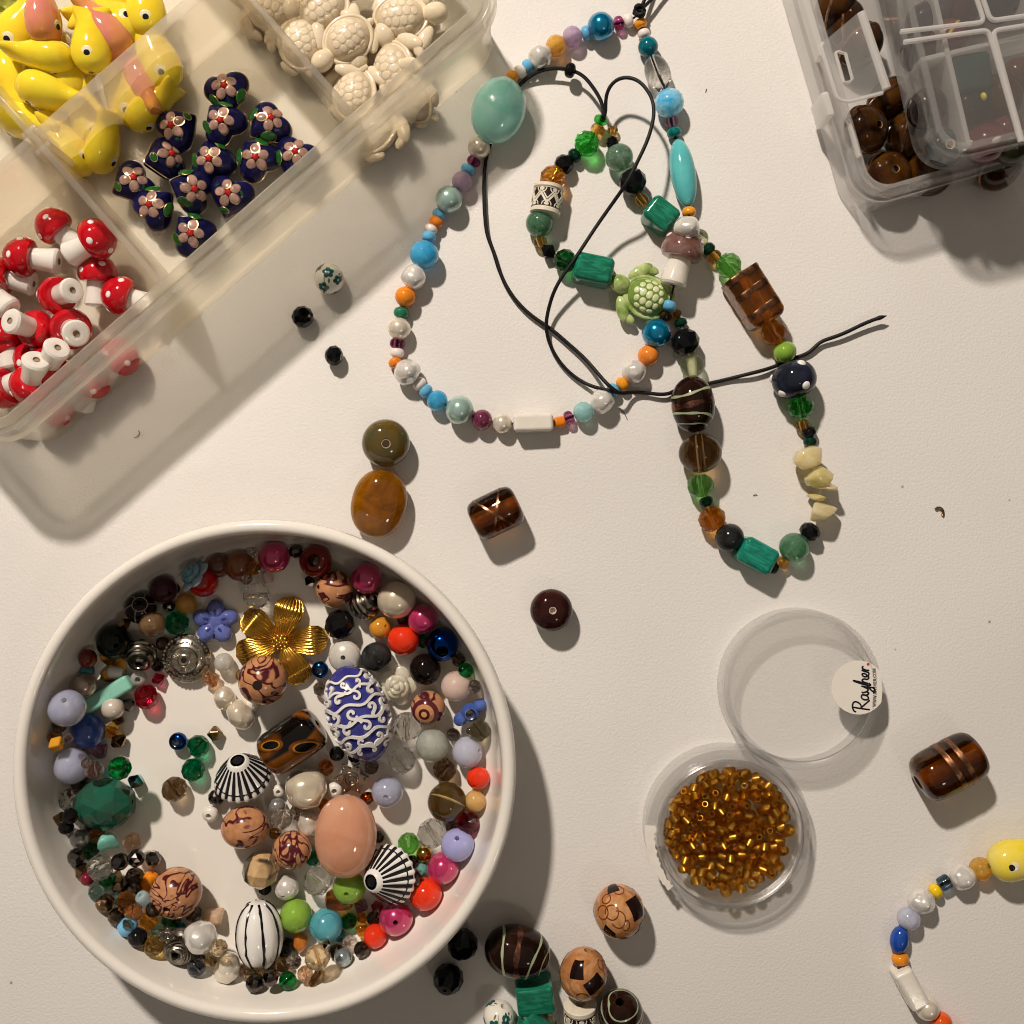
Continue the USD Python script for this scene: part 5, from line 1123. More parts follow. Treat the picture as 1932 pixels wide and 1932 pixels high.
dish_beads = [
 # (zone, x, y, kind, radius, material, what it looks like, options)
 ('d1', 1010, 1140, 'facet', 58, DRK, 'dark brown bead', {}), ('d1', 1100, 660, 'facet', 52, HEM, 'small dark bead', {}), ('d1', 1150, 520, 'ball', 42, BLKB, 'small black bead', {}),
 ('d1', 1680, 335, 'ball', 125, stone((.16, .035, .008), (.26, .08, .01), .5, clear=.1), 'dark amber round bead', {}), ('d1', 1510, 330, 'ball', 100, stone((.09, .012, .008), (.14, .03, .01), .4), 'dark red brown round bead', {}), ('d1', 1790, 350, 'facet', 62, GLC, 'gold crystal bead', {}), ('d1', 1772, 205, 'facet', 44, CLR, 'small clear crystal bead', {}), ('d1', 1730, 435, 'facet', 55, CLR, 'small clear crystal bead', {}),
 ('d1', 1380, 460, 'ball', 128, gloss((.50, .008, .008), .07, .2, coat=1), 'bright red round bead', dict(lm='bright red bead')), ('d1', 1030, 490, 'ball', 112, MAR, 'dark maroon round bead', {}),
 ('d1', 835, 640, lambda r, h: P_incised(r), 125, None, 'black bead with pale incised lines', dict(lm='black incised bead', axis=im(.2, -.35, .8))), ('d1', 1240, 640, 'ball', 88, AMB, 'small amber round bead', {}), ('d1', 1165, 800, 'facet', 102, EMR, 'emerald faceted bead', dict(axis=im(.3, .3, .9))),
 ('d1', 965, 810, 'ball', 106, SMQ, 'brown clear stone bead', {}), ('d1', 625, 930, 'ball', 142, gloss((.007, .013, .009), .05, .3, .3, 1.0, (.003, .003, .003)), 'large black green round bead', dict(lm='large black green bead', axis=im(.3, .1, .6))),
 ('d1', 735, 805, 'bicone', 58, metal((.42, .32, .14), .12, .5), 'gold faceted bicone', {}), ('d1', 1050, 965, lambda r, h: P_ringed(r, gloss((.06, .02, .012), .1), gloss((.5, .46, .44), .3)), 58, None, 'brown seed bead with pale core', dict(axis=im(-.2, .1, .9))),
 ('d1', 415, 1075, 'ball', 76, gloss((.16, .018, .006), .1, .2), 'red brown round bead', {}), ('d1', 425, 1180, 'tube', 44, gloss((.03, .19, .27), .15), 'small blue tube bead', dict(hl=50, axis=im(1, .1))), ('d1', 670, 1200, 'tube', 56, WSD, 'white tube bead', dict(hl=66, axis=im(.9, .1))),
 ('d1', 370, 1290, 'ball', 102, pearl((.46, .36, .28), .2, .5), 'champagne pearl', {}), ('d1', 610, 1375, 'rect', 82, gloss((.26, .58, .46), .13, .06), 'pale mint rectangular tube bead', dict(hl=220, axis=im(.87, -.49), lm='mint rectangular bead')),
 ('d1', 855, 1250, 'seed', 66, stone((.50, .46, .40), (.62, .58, .5), .4), 'frosted white seed bead', dict(axis=im(.1, .1, .95))), ('d1', 1015, 1255, 'bicone', 56, glass((.60, .03, .12), .25), 'small magenta crystal bead', {}), ('d1', 915, 1400, 'facet', 106, glass((.50, .004, .03), .2), 'ruby red faceted bead', dict(lm='ruby red faceted bead')),
 ('d1', 205, 1635, 'facet', 62, DRK, 'dark faceted bead', {}), ('d1', 255, 1488, 'ball', 148, LAV, 'large lavender round bead', dict(axis=im(.15, -.55, .75))), ('d1', 770, 1468, 'bicone', 60, HEM, 'dark metallic crystal bead', {}), ('d1', 690, 1590, 'bicone', 48, BRC, 'small brown crystal bead', {}),
 ('d1', 645, 1495, 'ball', 92, pearl((.66, .58, .48), .2, .15), 'cream pearl bead', dict(axis=im(.1, .7, .6))), ('d1', 440, 1680, 'ball', 144, stone((.008, .035, .24), (.03, .09, .36), .2, clear=.03), 'deep blue round bead', dict(lm='deep blue round bead')), ('d1', 632, 1672, 'seed', 66, GLC, 'gold clear seed bead', {}),
 ('d1', 690, 1760, 'bicone', 68, BRZ, 'bronze bicone bead', {}), ('d1', 540, 1830, 'chip', 76, glass((.40, .20, .30), .3), 'pale purple glass chip', {}), ('d1', 400, 1840, 'facet', 58, PKC, 'rosy clear crystal bead', {}), ('d1', 150, 1730, 'facet', 60, glass((.50, .18, .02), .2), 'dark amber crystal bead', {}), ('d1', 185, 1785, 'rect', 48, gloss((.62, .28, .02), .2, .1), 'small amber cube bead', dict(hl=48)), ('d1', 280, 1735, 'bicone', 42, PKC, 'small pink crystal bead', {}),
 ('d3', 370, 165, 'facet', 74, DRK, 'dark brown faceted bead', {}), ('d3', 295, 270, 'facet', 52, glass((.26, .10, .02), .2), 'small brown crystal bead', {}), ('d1', 420, 1915, 'facet', 56, AQC, 'small aqua crystal bead', {}), ('d1', 232, 1965, 'ball', 146, LAV, 'large lavender round bead', {}), ('d3', 490, 62, 'facet', 78, PKC, 'rosy clear faceted bead', {}), ('d3', 430, 10, 'facet', 46, glass((.72, .56, .44), .3), 'small champagne crystal bead', {}),
 ('d1', 1815, 575, 'facet', 116, CLR, 'clear faceted bead', dict(lm='clear faceted bead')), ('d1', 1550, 1122, 'ball', 82, stone((.62, .58, .50), (.72, .68, .6), .6, clear=.25), 'frosted white round bead', {}), ('d1', 1445, 1255, 'bicone', 74, PCH, 'peach crystal bicone', {}), ('d1', 1780, 1462, 'seed', 54, WSD, 'white seed bead', {}),
 ('d1', 1555, 1412, 'baroque', 92, pearl((.76, .66, .50)), 'cream flattened pearl', {}), ('d1', 1680, 1548, 'baroque', 104, pearl((.78, .68, .52)), 'cream peanut shaped pearl', dict(hl=122, axis=im(.5, .8))),
 ('d1', 1175, 1762, lambda r, h: P_ringed(r, metal((.01, .06, .28), .15, .6), metal((.6, .62, .62), .3)), 74, None, 'blue metallic seed bead with silver core', dict(axis=im(-.1, 0, .95))), ('d1', 1340, 1800, 'facet', 94, EMR, 'emerald faceted bead', {}), ('d3', 1297, 62, 'facet', 98, EMR, 'emerald faceted bead', dict(axis=im(0, .1, .9))), ('d1', 1475, 1700, 'bicone', 64, BRZ, 'bronze bicone bead', {}),
 ('d2', 25, 225, 'ball', 132, PKP, 'deep pink pearl', dict(axis=im(.6, .6, .2))), ('d1', 1905, 425, 'tube', 42, gloss((.66, .50, .46), .16, .05), 'pale pink tube bead', dict(hl=52, axis=im(.3, 1))), ('d2', 205, 190, 'facet', 58, HEM, 'small black faceted bead', {}),
 ('d2', 375, 252, lambda r, h: P_ringed(r, gloss((.20, .010, .006), .08, .2), gloss((.05, .006, .004), .3), r * .9), 134, None, 'dark red round bead with wide hole', dict(axis=im(0, -.1, .9), lm='dark red wide holed bead')), ('d2', 325, 452, 'bicone', 58, metal((.5, .49, .47), .1, .5), 'silver crystal bead', {}),
 ('d2', 518, 518, 'ball', 158, wood(1), 'brown swirled wooden bead', dict(axis=im(-.75, -.1, .6), lm='wooden bead beside pink pearl')), ('d2', 795, 398, 'ball', 130, PKP, 'deep pink pearl', {}), ('d2', 768, 642, lambda r, h: P_swirl_metal(r), 120, None, 'silver coiled metal bead', dict(axis=im(.75, -.4, .4))),
 ('d2', 1080, 765, 'facet', 58, glass((.30, .02, .02), .2), 'dark red crystal bead', {}), ('d2', 1045, 580, 'ball', 157, pearl((.74, .64, .48)), 'large cream pearl', dict(lm='large cream pearl')), ('d2', 890, 835, 'ball', 92, gloss((.70, .28, .03), .1, .15, sss=.2), 'yellow orange round bead', {}), ('d2', 1240, 940, 'facet', 66, DGC, 'dark green crystal bead', {}),
 ('d2', 1262, 742, 'ball', 124, PKP, 'deep pink pearl', dict(axis=im(.5, .5, .5))), ('d2', 560, 812, 'facet', 128, BLKB, 'large black faceted bead', dict(axis=im(.2, .5, .7))), ('d2', 1080, 935, 'ball', 131, RDO, 'orange red round bead', dict(axis=im(-.1, .7, .5))),
 ('d2', 1422, 955, lambda r, h: P_ringed(r, metal((.004, .05, .30), .12, .5, .3), metal((.16, .17, .18), .3), r * .93), 132, None, 'metallic blue round bead', dict(axis=im(.05, .35, .9), lm='metallic blue bead')), ('d2', 600, 1070, 'ball', 132, pearl((.74, .71, .64), .2, .2), 'white pearl disc with its hole up', dict(axis=im(0, 0, 1), hl=90)),
 ('d2', 860, 1075, 'ball', 126, gloss((.010, .010, .011), .07, .4, .25, 1, (.04, .04, .04)), 'black round bead', {}), ('d2', 1255, 1175, 'ball', 131, gloss((.008, .005, .004), .05, .3, coat=1), 'black brown round bead', dict(axis=im(-.2, .3, .8))), ('d2', 1550, 1090, 'facet', 58, DRK, 'dark brown crystal bead', {}), ('d2', 1615, 1172, 'seed', 64, EMG, 'green seed bead', {}), ('d2', 1700, 1300, 'facet', 58, SMK, 'smoky brown crystal bead', {}),
 ('d2', 1510, 1312, 'ball', 128, stone((.60, .38, .30), (.68, .46, .38), .1, .2, clear=.03), 'pale pink round stone bead', {}), ('d2', 1280, 1490, lambda r, h: P_target(r), 142, None, 'wooden bead with painted target rings', dict(axis=im(-.15, .2, .9), lm='target ringed bead')),
 ('d2', 1490, 1712, 'facet', 55, SMK, 'small smoky crystal bead', {}), ('d2', 1735, 1670, 'facet', 94, glass((.36, .32, .18), .25), 'olive clear faceted bead', {}), ('d2', 1618, 1678, 'ball', 30, glass((.3, .28, .15), .2), 'tiny olive bead', {}), ('d2', 1110, 1640, 'facet', 128, CLR, 'large clear faceted bead', dict(axis=im(.05, .9, .3))), ('d2', 1068, 1915, 'facet', 116, CLR, 'large clear faceted bead', dict(axis=im(.5, .7, .3))),
 ('d2', 1315, 1795, 'ball', 140, stone((.22, .23, .19), (.32, .33, .28), .05, .3, clear=.02), 'grey green round stone bead', dict(lm='grey green bead')), ('d2', 1600, 1850, 'ball', 128, stone((.44, .44, .56), (.56, .55, .66), .35, clear=.1), 'lavender clear round bead', {}), ('d2', 400, 1178, lambda r, h: P_ringed(r, metal((.01, .07, .32), .15, .6), metal((.4, .55, .62), .3)), 70, None, 'blue metallic seed bead with silver core', dict(axis=im(.05, .05, .95))), ('d2', 400, 1335, 'facet', 62, SMK, 'smoky clear crystal bead', {}),
 ('M', 1385, 965, 'facet', 84, BLKB, 'small black faceted bead', {}), ('M', 1570, 990, 'facet', 76, BLKB, 'small black faceted bead', {}), ('M', 1275, 1110, 'seed', 86, glass((.66, .24, .03), .25), 'amber seed bead', {}), ('M', 1745, 1100, 'facet', 84, SMK, 'smoky crystal bead', {}), ('M', 780, 1350, 'seed', 66, WSD, 'white seed bead', dict(axis=im(.15, .1, .9))), ('M', 1360, 1340, 'seed', 82, WSD, 'white seed bead', dict(axis=im(.1, .1, .9))),
 ('M', 1060, 1325, 'baroque', 212, pearl((.76, .66, .50)), 'large cream button pearl', dict(lm='large button pearl')), ('M', 135, 1420, 'facet', 88, HEM, 'small dark metallic bead', dict(axis=im(.1, .1, .9))), ('M', 75, 1590, 'seed', 86, WSD, 'white seed bead', dict(axis=im(-.1, .2, .9))),
 ('M', 765, 1510, 'ball', 92, GRYP, 'grey metallic round bead', {}), ('M', 965, 1580, 'bicone', 88, SMK, 'smoky bicone bead', {}), ('M', 1250, 1490, 'facet', 66, glass((.70, .28, .03), .2), 'small orange crystal bead', {}), ('M', 1100, 1690, 'baroque', 116, pearl((.74, .66, .56)), 'white freshwater pearl', dict(hl=130, axis=im(.1, 1))), ('M', 740, 1790, 'facet', 66, glass((.5, .26, .05), .2), 'amber crystal bead', {}), ('M', 810, 1640, 'facet', 116, CLR, 'clear faceted bead', {}),
 ('M', 1700, 1430, lambda r, h: P_ringed(r, metal((.42, .08, .01), .15, .5), gloss((.4, .36, .3), .3)), 76, None, 'copper seed bead', dict(axis=im(.3, .5, .6))), ('d3', 1145, 220, 'facet', 108, glass((.34, .22, .12), .25), 'brown clear faceted bead', {}),
 ('d4', 340, 530, 'ball', 196, wood(2), 'brown swirled wooden oval bead', dict(hl=196, axis=im(.97, -.1, .1), sq=(.88, .88, 1), lm='wooden bead left of the peach oval')), ('d4', 1500, 240, 'ball', 130, LAV, 'lavender round bead with its hole up', dict(axis=im(0, .1, .95))),
 ('d4', 890, 780, 'facet', 66, EMR, 'small emerald crystal bead', {}), ('d4', 1430, 610, 'facet', 52, DRK, 'small dark bead', {}), ('d4', 500, 1030, 'facet', 58, BLKB, 'small black crystal bead', {}), ('d4', 725, 715, 'ball', 160, wood(3), 'brown swirled wooden bead', dict(lm='wooden bead touching the peach oval', axis=im(.3, .9, .2))), ('d4', 470, 880, lambda r, h: P_agate(r), 158, None, 'cream and black faceted agate bead', dict(axis=im(.85, -.5, .1), lm='cream agate bead')),
 ('d4', 680, 1022, 'ball', 102, PRL, 'white pearl', dict(axis=im(-.1, .4, .7))), ('d4', 935, 962, 'facet', 128, CLR, 'large clear faceted bead', {}), ('d4', 1110, 1120, 'tube', 88, glass((.62, .24, .03), .15), 'amber tube bead', dict(hl=110, axis=im(1, -.1))), ('d4', 1285, 1172, 'bicone', 62, glass((.36, .2, .28), .25), 'small purple crystal bead', {}), ('d4', 1190, 1020, 'ball', 134, LIM, 'lime green round bead with its hole up', dict(axis=im(-.05, .1, .95))), ('d4', 755, 1252, 'ball', 136, LIM, 'lime green round bead', {}),
 ('d4', 670, 1510, 'ball', 82, BLKB, 'black round bead', {}), ('d4', 800, 1465, 'chip', 76, gloss((.62, .20, .03), .2, .2), 'orange shard bead', dict(hl=98, axis=im(.1, 1))), ('d4', 1000, 1330, lambda r, h: P_turq(r), 137, None, 'turquoise bead with dark cracks', dict(lm='turquoise bead', axis=im(0, .85, .3))), ('d4', 1185, 1295, 'facet', 70, EMG, 'small green crystal bead', {}), ('d4', 1115, 1412, 'tube', 42, gloss((.05, .25, .36), .15), 'small blue tube bead', dict(axis=im(.2, .4, .8), hl=42)),
 ('d4', 1295, 1362, 'seed', 66, GLC, 'gold clear seed bead', {}), ('d4', 1290, 1268, 'seed', 50, GLC, 'small gold seed bead', {}), ('d4', 1420, 1180, 'bicone', 56, glass((.34, .02, .06), .2), 'dark red crystal bicone', {}), ('d4', 1390, 1272, 'facet', 62, DRK, 'dark faceted crystal bead', {}), ('d4', 1585, 1292, 'ball', 138, PKP, 'deep pink pearl', dict(lm='lowest pink pearl')), ('d4', 1415, 1445, 'ball', 98, RDO, 'orange red round bead', {}), ('d4', 1850, 1110, 'ball', 134, RDO, 'orange red round bead', dict(lm='large orange red bead')),
 ('d4', 1672, 662, 'facet', 92, LGC, 'light green faceted bead', dict(axis=im(.1, .2, .9))), ('d4', 1800, 748, 'ball', 66, metal((.66, .36, .06), .18, .6), 'small gold bead', {}), ('d4', 1695, 815, 'facet', 64, DRK, 'dark brown crystal bead', {}), ('d4', 1788, 872, 'facet', 54, gloss((.14, .32, .28), .12), 'small teal bead', {}), ('d4', 1722, 950, 'facet', 64, DRK, 'dark brown crystal bead', {}),
 ('R', 740, 305, 'facet', 52, SMK, 'small smoky crystal bead', {}), ('R', 675, 572, 'facet', 94, glass((.30, .19, .09), .15), 'brown faceted bead', {}), ('R', 940, 636, 'ball', 90, RDO, 'small orange red round bead', dict(axis=im(-.3, .5, .7))), ('R', 922, 812, 'ball', 83, stone((.66, .28, .05), (.76, .42, .14), .3, clear=.06), 'small orange cloudy bead', {}), ('R', 862, 982, 'facet', 92, glass((.30, .002, .015), .15), 'dark ruby faceted bead', {}), ('R', 730, 1010, 'facet', 50, SMK, 'small smoky bead', {}),
 ('R', 695, 818, lambda r, h: P_tiger(r), 150, None, 'brown cats eye bead with pale band', dict(axis=im(-.35, .93), lm='brown cats eye bead')), ('R', 580, 1056, 'facet', 118, CLR, 'large clear faceted bead', {}), ('R', 800, 1156, 'ball', 126, gloss((.34, .35, .64), .12, .05, sss=.2), 'opaque lavender round bead', dict(axis=im(0, -.6, .7), lm='opaque lavender bead')), ('R', 670, 1322, 'ball', 124, PKP, 'deep pink pearl', {}),
 ('d3', 590, 88, 'bicone', 50, AQC, 'small aqua crystal bicone', {}), ('d3', 230, 326, 'facet', 100, CLR, 'clear faceted bead', dict(axis=im(.6, -.7, .3))), ('d3', 700, 48, 'facet', 96, EMG, 'bright green faceted bead', {}), ('d3', 830, 155, 'bicone', 66, metal((.26, .56, .66), .1, .4, .4), 'iridescent aqua bicone', {}),
 ('d3', 190, 470, 'bicone', 62, BRZ, 'bronze bicone bead', {}), ('d3', 295, 440, 'facet', 66, BLKB, 'black faceted bead', {}), ('d3', 262, 530, 'facet', 62, BLKB, 'small black faceted bead', {}), ('d3', 385, 520, 'bicone', 44, metal((.4, .38, .36), .08, .5), 'small silver crystal bead', {}), ('d3', 440, 555, 'ball', 46, gloss((.08, .01, .012), .1), 'tiny dark red bead', {}),
 ('d3', 510, 605, 'facet', 76, glass((.56, .24, .04), .25), 'amber crystal bead', {}), ('d3', 330, 640, 'ball', 80, GRYP, 'grey pearl', {}), ('d3', 632, 668, 'chip', 104, gloss((.17, .48, .38), .1, .1, sss=.2), 'mint green nugget bead', dict(lm='mint nugget')), ('d3', 805, 652, 'facet', 82, glass((.78, .50, .34), .35), 'rosy amber clear bead', {}),
 ('d3', 455, 725, 'facet', 76, glass((.004, .10, .02), .1), 'dark green faceted bead', dict(axis=im(0, .2, .9))), ('d3', 320, 785, 'facet', 74, metal((.20, .19, .18), .15, .5), 'grey metallic faceted bead', {}), ('d3', 380, 890, 'bicone', 64, BRZ, 'bronze bicone bead', {}), ('d3', 670, 940, 'bicone', 66, BRZ, 'bronze bicone bead', {}), ('d3', 540, 856, 'facet', 108, CLR, 'clear faceted bead', {}),
 ('d3', 700, 812, 'facet', 72, HEM, 'dark metallic faceted bead', {}), ('d3', 832, 782, 'facet', 72, HEM, 'dark metallic faceted bead', {}), ('d3', 972, 786, 'facet', 70, metal((.22, .2, .19), .14, .5), 'grey metallic bead standing apart', {}), ('d3', 820, 930, 'facet', 78, DRK, 'dark brown faceted bead', {}), ('d3', 802, 1045, 'facet', 74, HEM, 'dark metallic faceted bead', {}),
 ('d3', 435, 950, 'ball', 54, gloss((.16, .006, .022), .1, .2), 'small burgundy bead', {}), ('d3', 560, 988, 'seed', 68, EMG, 'green seed bead', {}), ('d3', 660, 1050, 'bicone', 60, BRZ, 'bronze bicone bead', {}), ('d3', 935, 975, 'tube', 60, gloss((.84, .25, .01), .1), 'orange tube bead', dict(hl=86, axis=im(.5, -.86), lm='orange tube bead')),
 ('d3', 480, 1088, 'chip', 66, AQC, 'pale aqua crystal chip', {}), ('d3', 632, 1142, 'bicone', 64, AQC, 'pale aqua bicone', {}), ('d3', 760, 1130, 'ball', 80, glass((.72, .26, .03), .2), 'orange clear bead', {}), ('d3', 900, 1115, 'tube', 54, stone((.40, .60, .60), (.55, .72, .72), .5, clear=.2), 'frosted aqua tube bead', dict(hl=62, axis=im(-.4, -.6, .5))),
 ('d3', 540, 1180, 'facet', 74, BRZ, 'bronze faceted bead', {}), ('d3', 668, 1272, 'facet', 74, metal((.18, .13, .09), .15, .5), 'dark bronze faceted bead', {}), ('d3', 930, 1300, 'facet', 80, glass((.78, .42, .03), .25), 'golden crystal bead', {}), ('d3', 808, 1222, 'facet', 80, PCH, 'peach faceted bead', {}), ('d3', 975, 1200, 'facet', 66, DRK, 'dark faceted bead', {}),
 ('d3', 1120, 1285, 'facet', 84, DGC, 'dark green faceted bead', {}), ('d3', 1300, 1232, 'facet', 72, glass((.2, .14, .09), .2), 'smoky brown faceted bead', {}), ('d3', 1160, 1065, 'ball', 206, wood(5), 'large swirled wooden bead', dict(axis=im(-.1, .35, .85), lm='large wooden bead', z=8.0)), ('d3', 1465, 1252, 'chip', 88, stone((.78, .36, .18), (.84, .48, .3), .3, clear=.1), 'peach nugget bead', {}),
 ('d3', 1190, 1385, 'tube', 62, glass((.02, .2, .28), .2), 'teal tube bead', {}), ('d3', 990, 1400, 'facet', 58, AQC, 'small aqua crystal bead', {}), ('d3', 695, 1415, 'ball', 80, gloss((.16, .44, .70), .1, .08), 'sky blue round bead', dict(axis=im(.1, -.5, .7), lm='sky blue bead')), ('d3', 845, 1425, 'ball', 76, BLKB, 'small black round bead', {}), ('d3', 760, 1320, 'bicone', 44, BRC, 'small brown crystal bead', {}),
 ('d3', 955, 1530, 'facet', 84, glass((.66, .40, .08), .25), 'gold clear faceted bead', {}), ('d3', 1340, 1585, 'facet', 60, DRK, 'dark crystal bead', {}), ('d3', 1320, 1680, 'facet', 78, glass((.14, .17, .22), .15), 'slate blue faceted bead', {}), ('d3', 1440, 1620, 'facet', 54, glass((.45, .27, .09), .2), 'amber crystal bead', {}), ('d3', 1510, 1515, 'facet', 70, glass((.78, .60, .38), .35), 'champagne faceted bead', {}),
 ('d3', 1150, 1600, lambda r, h: P_wire_wrapped(r), 140, None, 'grey ridged metal bead', dict(axis=im(-.1, .2, .9), lm='grey ridged metal bead')), ('d3', 1355, 1432, 'baroque', 126, PRL, 'white freshwater pearl', dict(lm='white freshwater pearl')), ('d4', 190, 1680, 'baroque', 108, pearl((.78, .72, .60)), 'cream oval pearl', dict(hl=124, axis=im(.4, -.9))),
 ('d4', 345, 1700, 'facet', 62, BRC, 'brown crystal bead', {}), ('d4', 545, 1690, 'facet', 76, glass((.3, .2, .09), .2), 'dark amber faceted bead', {}), ('d4', 440, 1715, 'facet', 72, glass((.62, .46, .22), .25), 'gold champagne crystal bead', {}), ('d4', 645, 1655, 'facet', 64, BRC, 'brown crystal bead', {}), ('d4', 420, 1822, 'facet', 76, HEM, 'dark metallic faceted bead', {}), ('d4', 545, 1762, 'facet', 68, HEM, 'dark metallic faceted bead', {}), ('d4', 690, 1790, 'ball', 72, EMG, 'bright green glass bead', {}),
 ('d4', 738, 1625, 'facet', 62, SMK, 'smoky crystal bead', {}), ('d4', 830, 1722, 'facet', 64, PCH, 'pink peach crystal bead', {}), ('d4', 925, 1768, 'tube', 42, glass((.30, .15, .04), .2), 'brown bugle bead', dict(hl=76, axis=im(.5, -.86))), ('d4', 930, 1590, 'facet', 104, glass((.74, .55, .32), .35), 'large champagne faceted bead', dict(lm='champagne faceted bead')), ('d4', 1090, 1562, 'facet', 66, DRK, 'dark faceted bead', {}), ('d4', 1195, 1480, 'facet', 70, glass((.7, .62, .56), .35), 'clear smoky faceted bead', {}), ('d4', 1300, 1550, 'facet', 68, DRK, 'dark faceted bead', {}), ('d4', 1155, 1635, 'ball', 74, pearl((.34, .40, .42), .18, .6), 'grey blue pearl', {}), ('d4', 1000, 1480, 'bicone', 36, metal((.5, .48, .46), .1), 'tiny silver crystal bead', {}),
]
special = [
 ('d1', 1480, 790, lambda r, h: P_blue_flower(r), 195, 'flower_bead', 'blue glazed five petal flower bead', dict(axis=im(.12, -.1, 1), lm='blue flower bead', th=.3)),
 ('d1', 1244, 1086, lambda r, h: P_silver_disc(r), 203, 'silver_disc_bead', 'silver disc bead with raised marks', dict(axis=im(.02, .05, 1), lm='silver disc', th=.35)),
 ('d1', 870, 1060, lambda r, h: P_swirl_metal(r), 120, 'coiled_bead', 'silver coiled metal bead', dict(axis=im(.1, .5, .75), lm='silver coil bead left of the disc')),
 ('d1', 600, 1125, lambda r, h: [(n, m, metal((.52, .24, .03), .25, .5)) for n, m in [('petal', rotz(petal_sheet(3.0, 1.3, lambda a: .5 + .6 * math.sin(a * 2), 0), a)) for a in (2.9, -1.4, .2)] + [('centre', ell(.6, .6, .5, (0, 0, .4)))]], 70, 'gold_leaf_cap', 'orange gold leaf shaped cap', dict(axis=im(.1, .2, .9), lm='gold leaf cap', th=.3)),
 ('d1', 1270, 330, lambda r, h: P_rose((.07, .26, .38), r), 150, 'rose_bead', 'sky blue resin rose bead on its side', dict(axis=im(-.55, -.5, .55), lm='blue rose bead', z=7.4)),
 ('G', 1280, 1330, lambda r, h: P_gold_flower(), 300, 'gold_flower_charm', 'ribbed golden five petal flower charm', dict(axis=(0, 0, 1), lm='golden flower', z=DZ + .5)),
 ('d2', 1030, 1310, lambda r, h: P_rose((.70, .62, .42), r), 165, 'rose_bead', 'cream resin rose bead', dict(axis=im(.05, 0, 1), lm='cream rose bead', th=.35)),
 ('d2', 1622, 1525, lambda r, h: [('wing', ell(.55 * r, .62 * r, .62 * r, (0, s * .95 * r, 0)), gloss((.07, .13, .40), .08, .15, .3, 1.0, (.03, .05, .24))) for s in (1, -1)] + [('middle', ball(.78 * r, .78 * r, .42), gloss((.05, .10, .36), .08, .15)), ('bore', lathe([(.36 * r, .8 * r), (.44 * r, .84 * r), (.44 * r, -.8 * r), (.36 * r, -.8 * r)], 20), metal((.6, .58, .55), .2))], 100, 'blue_winged_bead', 'blue glazed bead with two lobes and pale hole', dict(axis=im(.05, .05, 1), lm='blue two lobed bead', spin=-.95, z=5.5)),
 ('O', 765, 1000, lambda r, h: P_blue_scroll(5.35, 9.0), 415, 'scroll_bead', 'large blue oval bead with white raised scrolls', dict(axis=im(.33, .945, .0), lm='blue scroll oval', z=8.2)),
 ('M', 920, 840, lambda r, h: P_square_eyes(5.7, 4.2), 250, 'eye_bead', 'dark brown square glass bead with yellow eyes', dict(axis=im(.83, -.56), lm='brown eye bead', z=6.6)),
 ('M', 620, 205, lambda r, h: P_patched(r, r, 55) if False else [('ball', ball(r, r, .2), wood(7)), ('hole', lathe([(.2 * r, .985 * r), (.2 * r, .4 * r), (0, .4 * r), (0, .995 * r)], 16), gloss((.02, .01, .008), .5, 0, coat=0))], 252, 'wooden_bead', 'swirled wooden bead lying on the golden flower', dict(axis=im(0, .05, 1), lm='wooden bead on the golden flower', z=8.6)),  # hole filled by a dark plug whose colour stands in for shade
 ('M', 400, 1190, lambda r, h: P_cone_shell(r), 288, 'cone_bead', 'black and white ribbed cone bead, left one', dict(axis=im(-.02, -.72, .60), lm='left striped cone bead', th=.62)),
 ('d4', 1500, 925, lambda r, h: P_cone_shell(r), 235, 'cone_bead', 'black and white ribbed cone bead, right one', dict(axis=im(-.55, -.03, .84), lm='right striped cone bead', z=8.0, spin=.3)),
 ('M', 1535, 1222, lambda r, h: P_star(r), 172, 'star_spacer', 'small silver six pointed star', dict(axis=im(.1, .1, 1), lm='silver star', th=.5)),
 ('d4', 1160, 604, lambda r, h: [('oval', (lambda m: (m.apply_scale((.7, 1, 1)), m)[1])(ball(r, r * 1.34, .1, 2.15, 40)), stone((.50, .205, .115), (.60, .29, .19), .12, .14, .06, .03))], 248, 'oval_bead', 'large peach polished oval bead', dict(axis=im(-.03, 1), lm='peach oval', z=9.2)),
 ('d4', 457, 1410, lambda r, h: P_zebra(4.0, 6.2), 180, 'striped_oval_bead', 'white ribbed oval bead with black stripes', dict(axis=im(.06, 1), lm='striped white oval', z=7.4)),
 ('d3', 575, 340, lambda r, h: [('oval', (lambda m: (m.apply_scale((.72, .86, 1)), m)[1])(facet(r, r * .98, 10, .09)), gloss((.012, .10, .06), .10, .25, .2, .8, (.02, .05, .035)), False)], 250, 'faceted_oval_bead', 'large dark green faceted oval bead', dict(axis=im(1, -.08), lm='green faceted oval', z=6.8)),
 ('d3', 1085, 1405, lambda r, h: P_star(r), 72, 'star_spacer', 'tiny dark metal star spacer', dict(axis=im(.3, .2, .9), th=.5)),
]
DX = []                                # name, position, radius, description, landmark, maker
def rest_z(p, r, low):                 # where a ball of radius low comes to rest, given those already lying there
    z = dish_floor(p) + low
    for q, rq in settled:
        d = math.hypot(p[0] - q[0], p[1] - q[1]); R = .80 * (r + rq)
        if d < R: z = max(z, q[2] + math.sqrt(R * R - d * d))
    return min(z, DZ + 11)
settled = []; placed = []
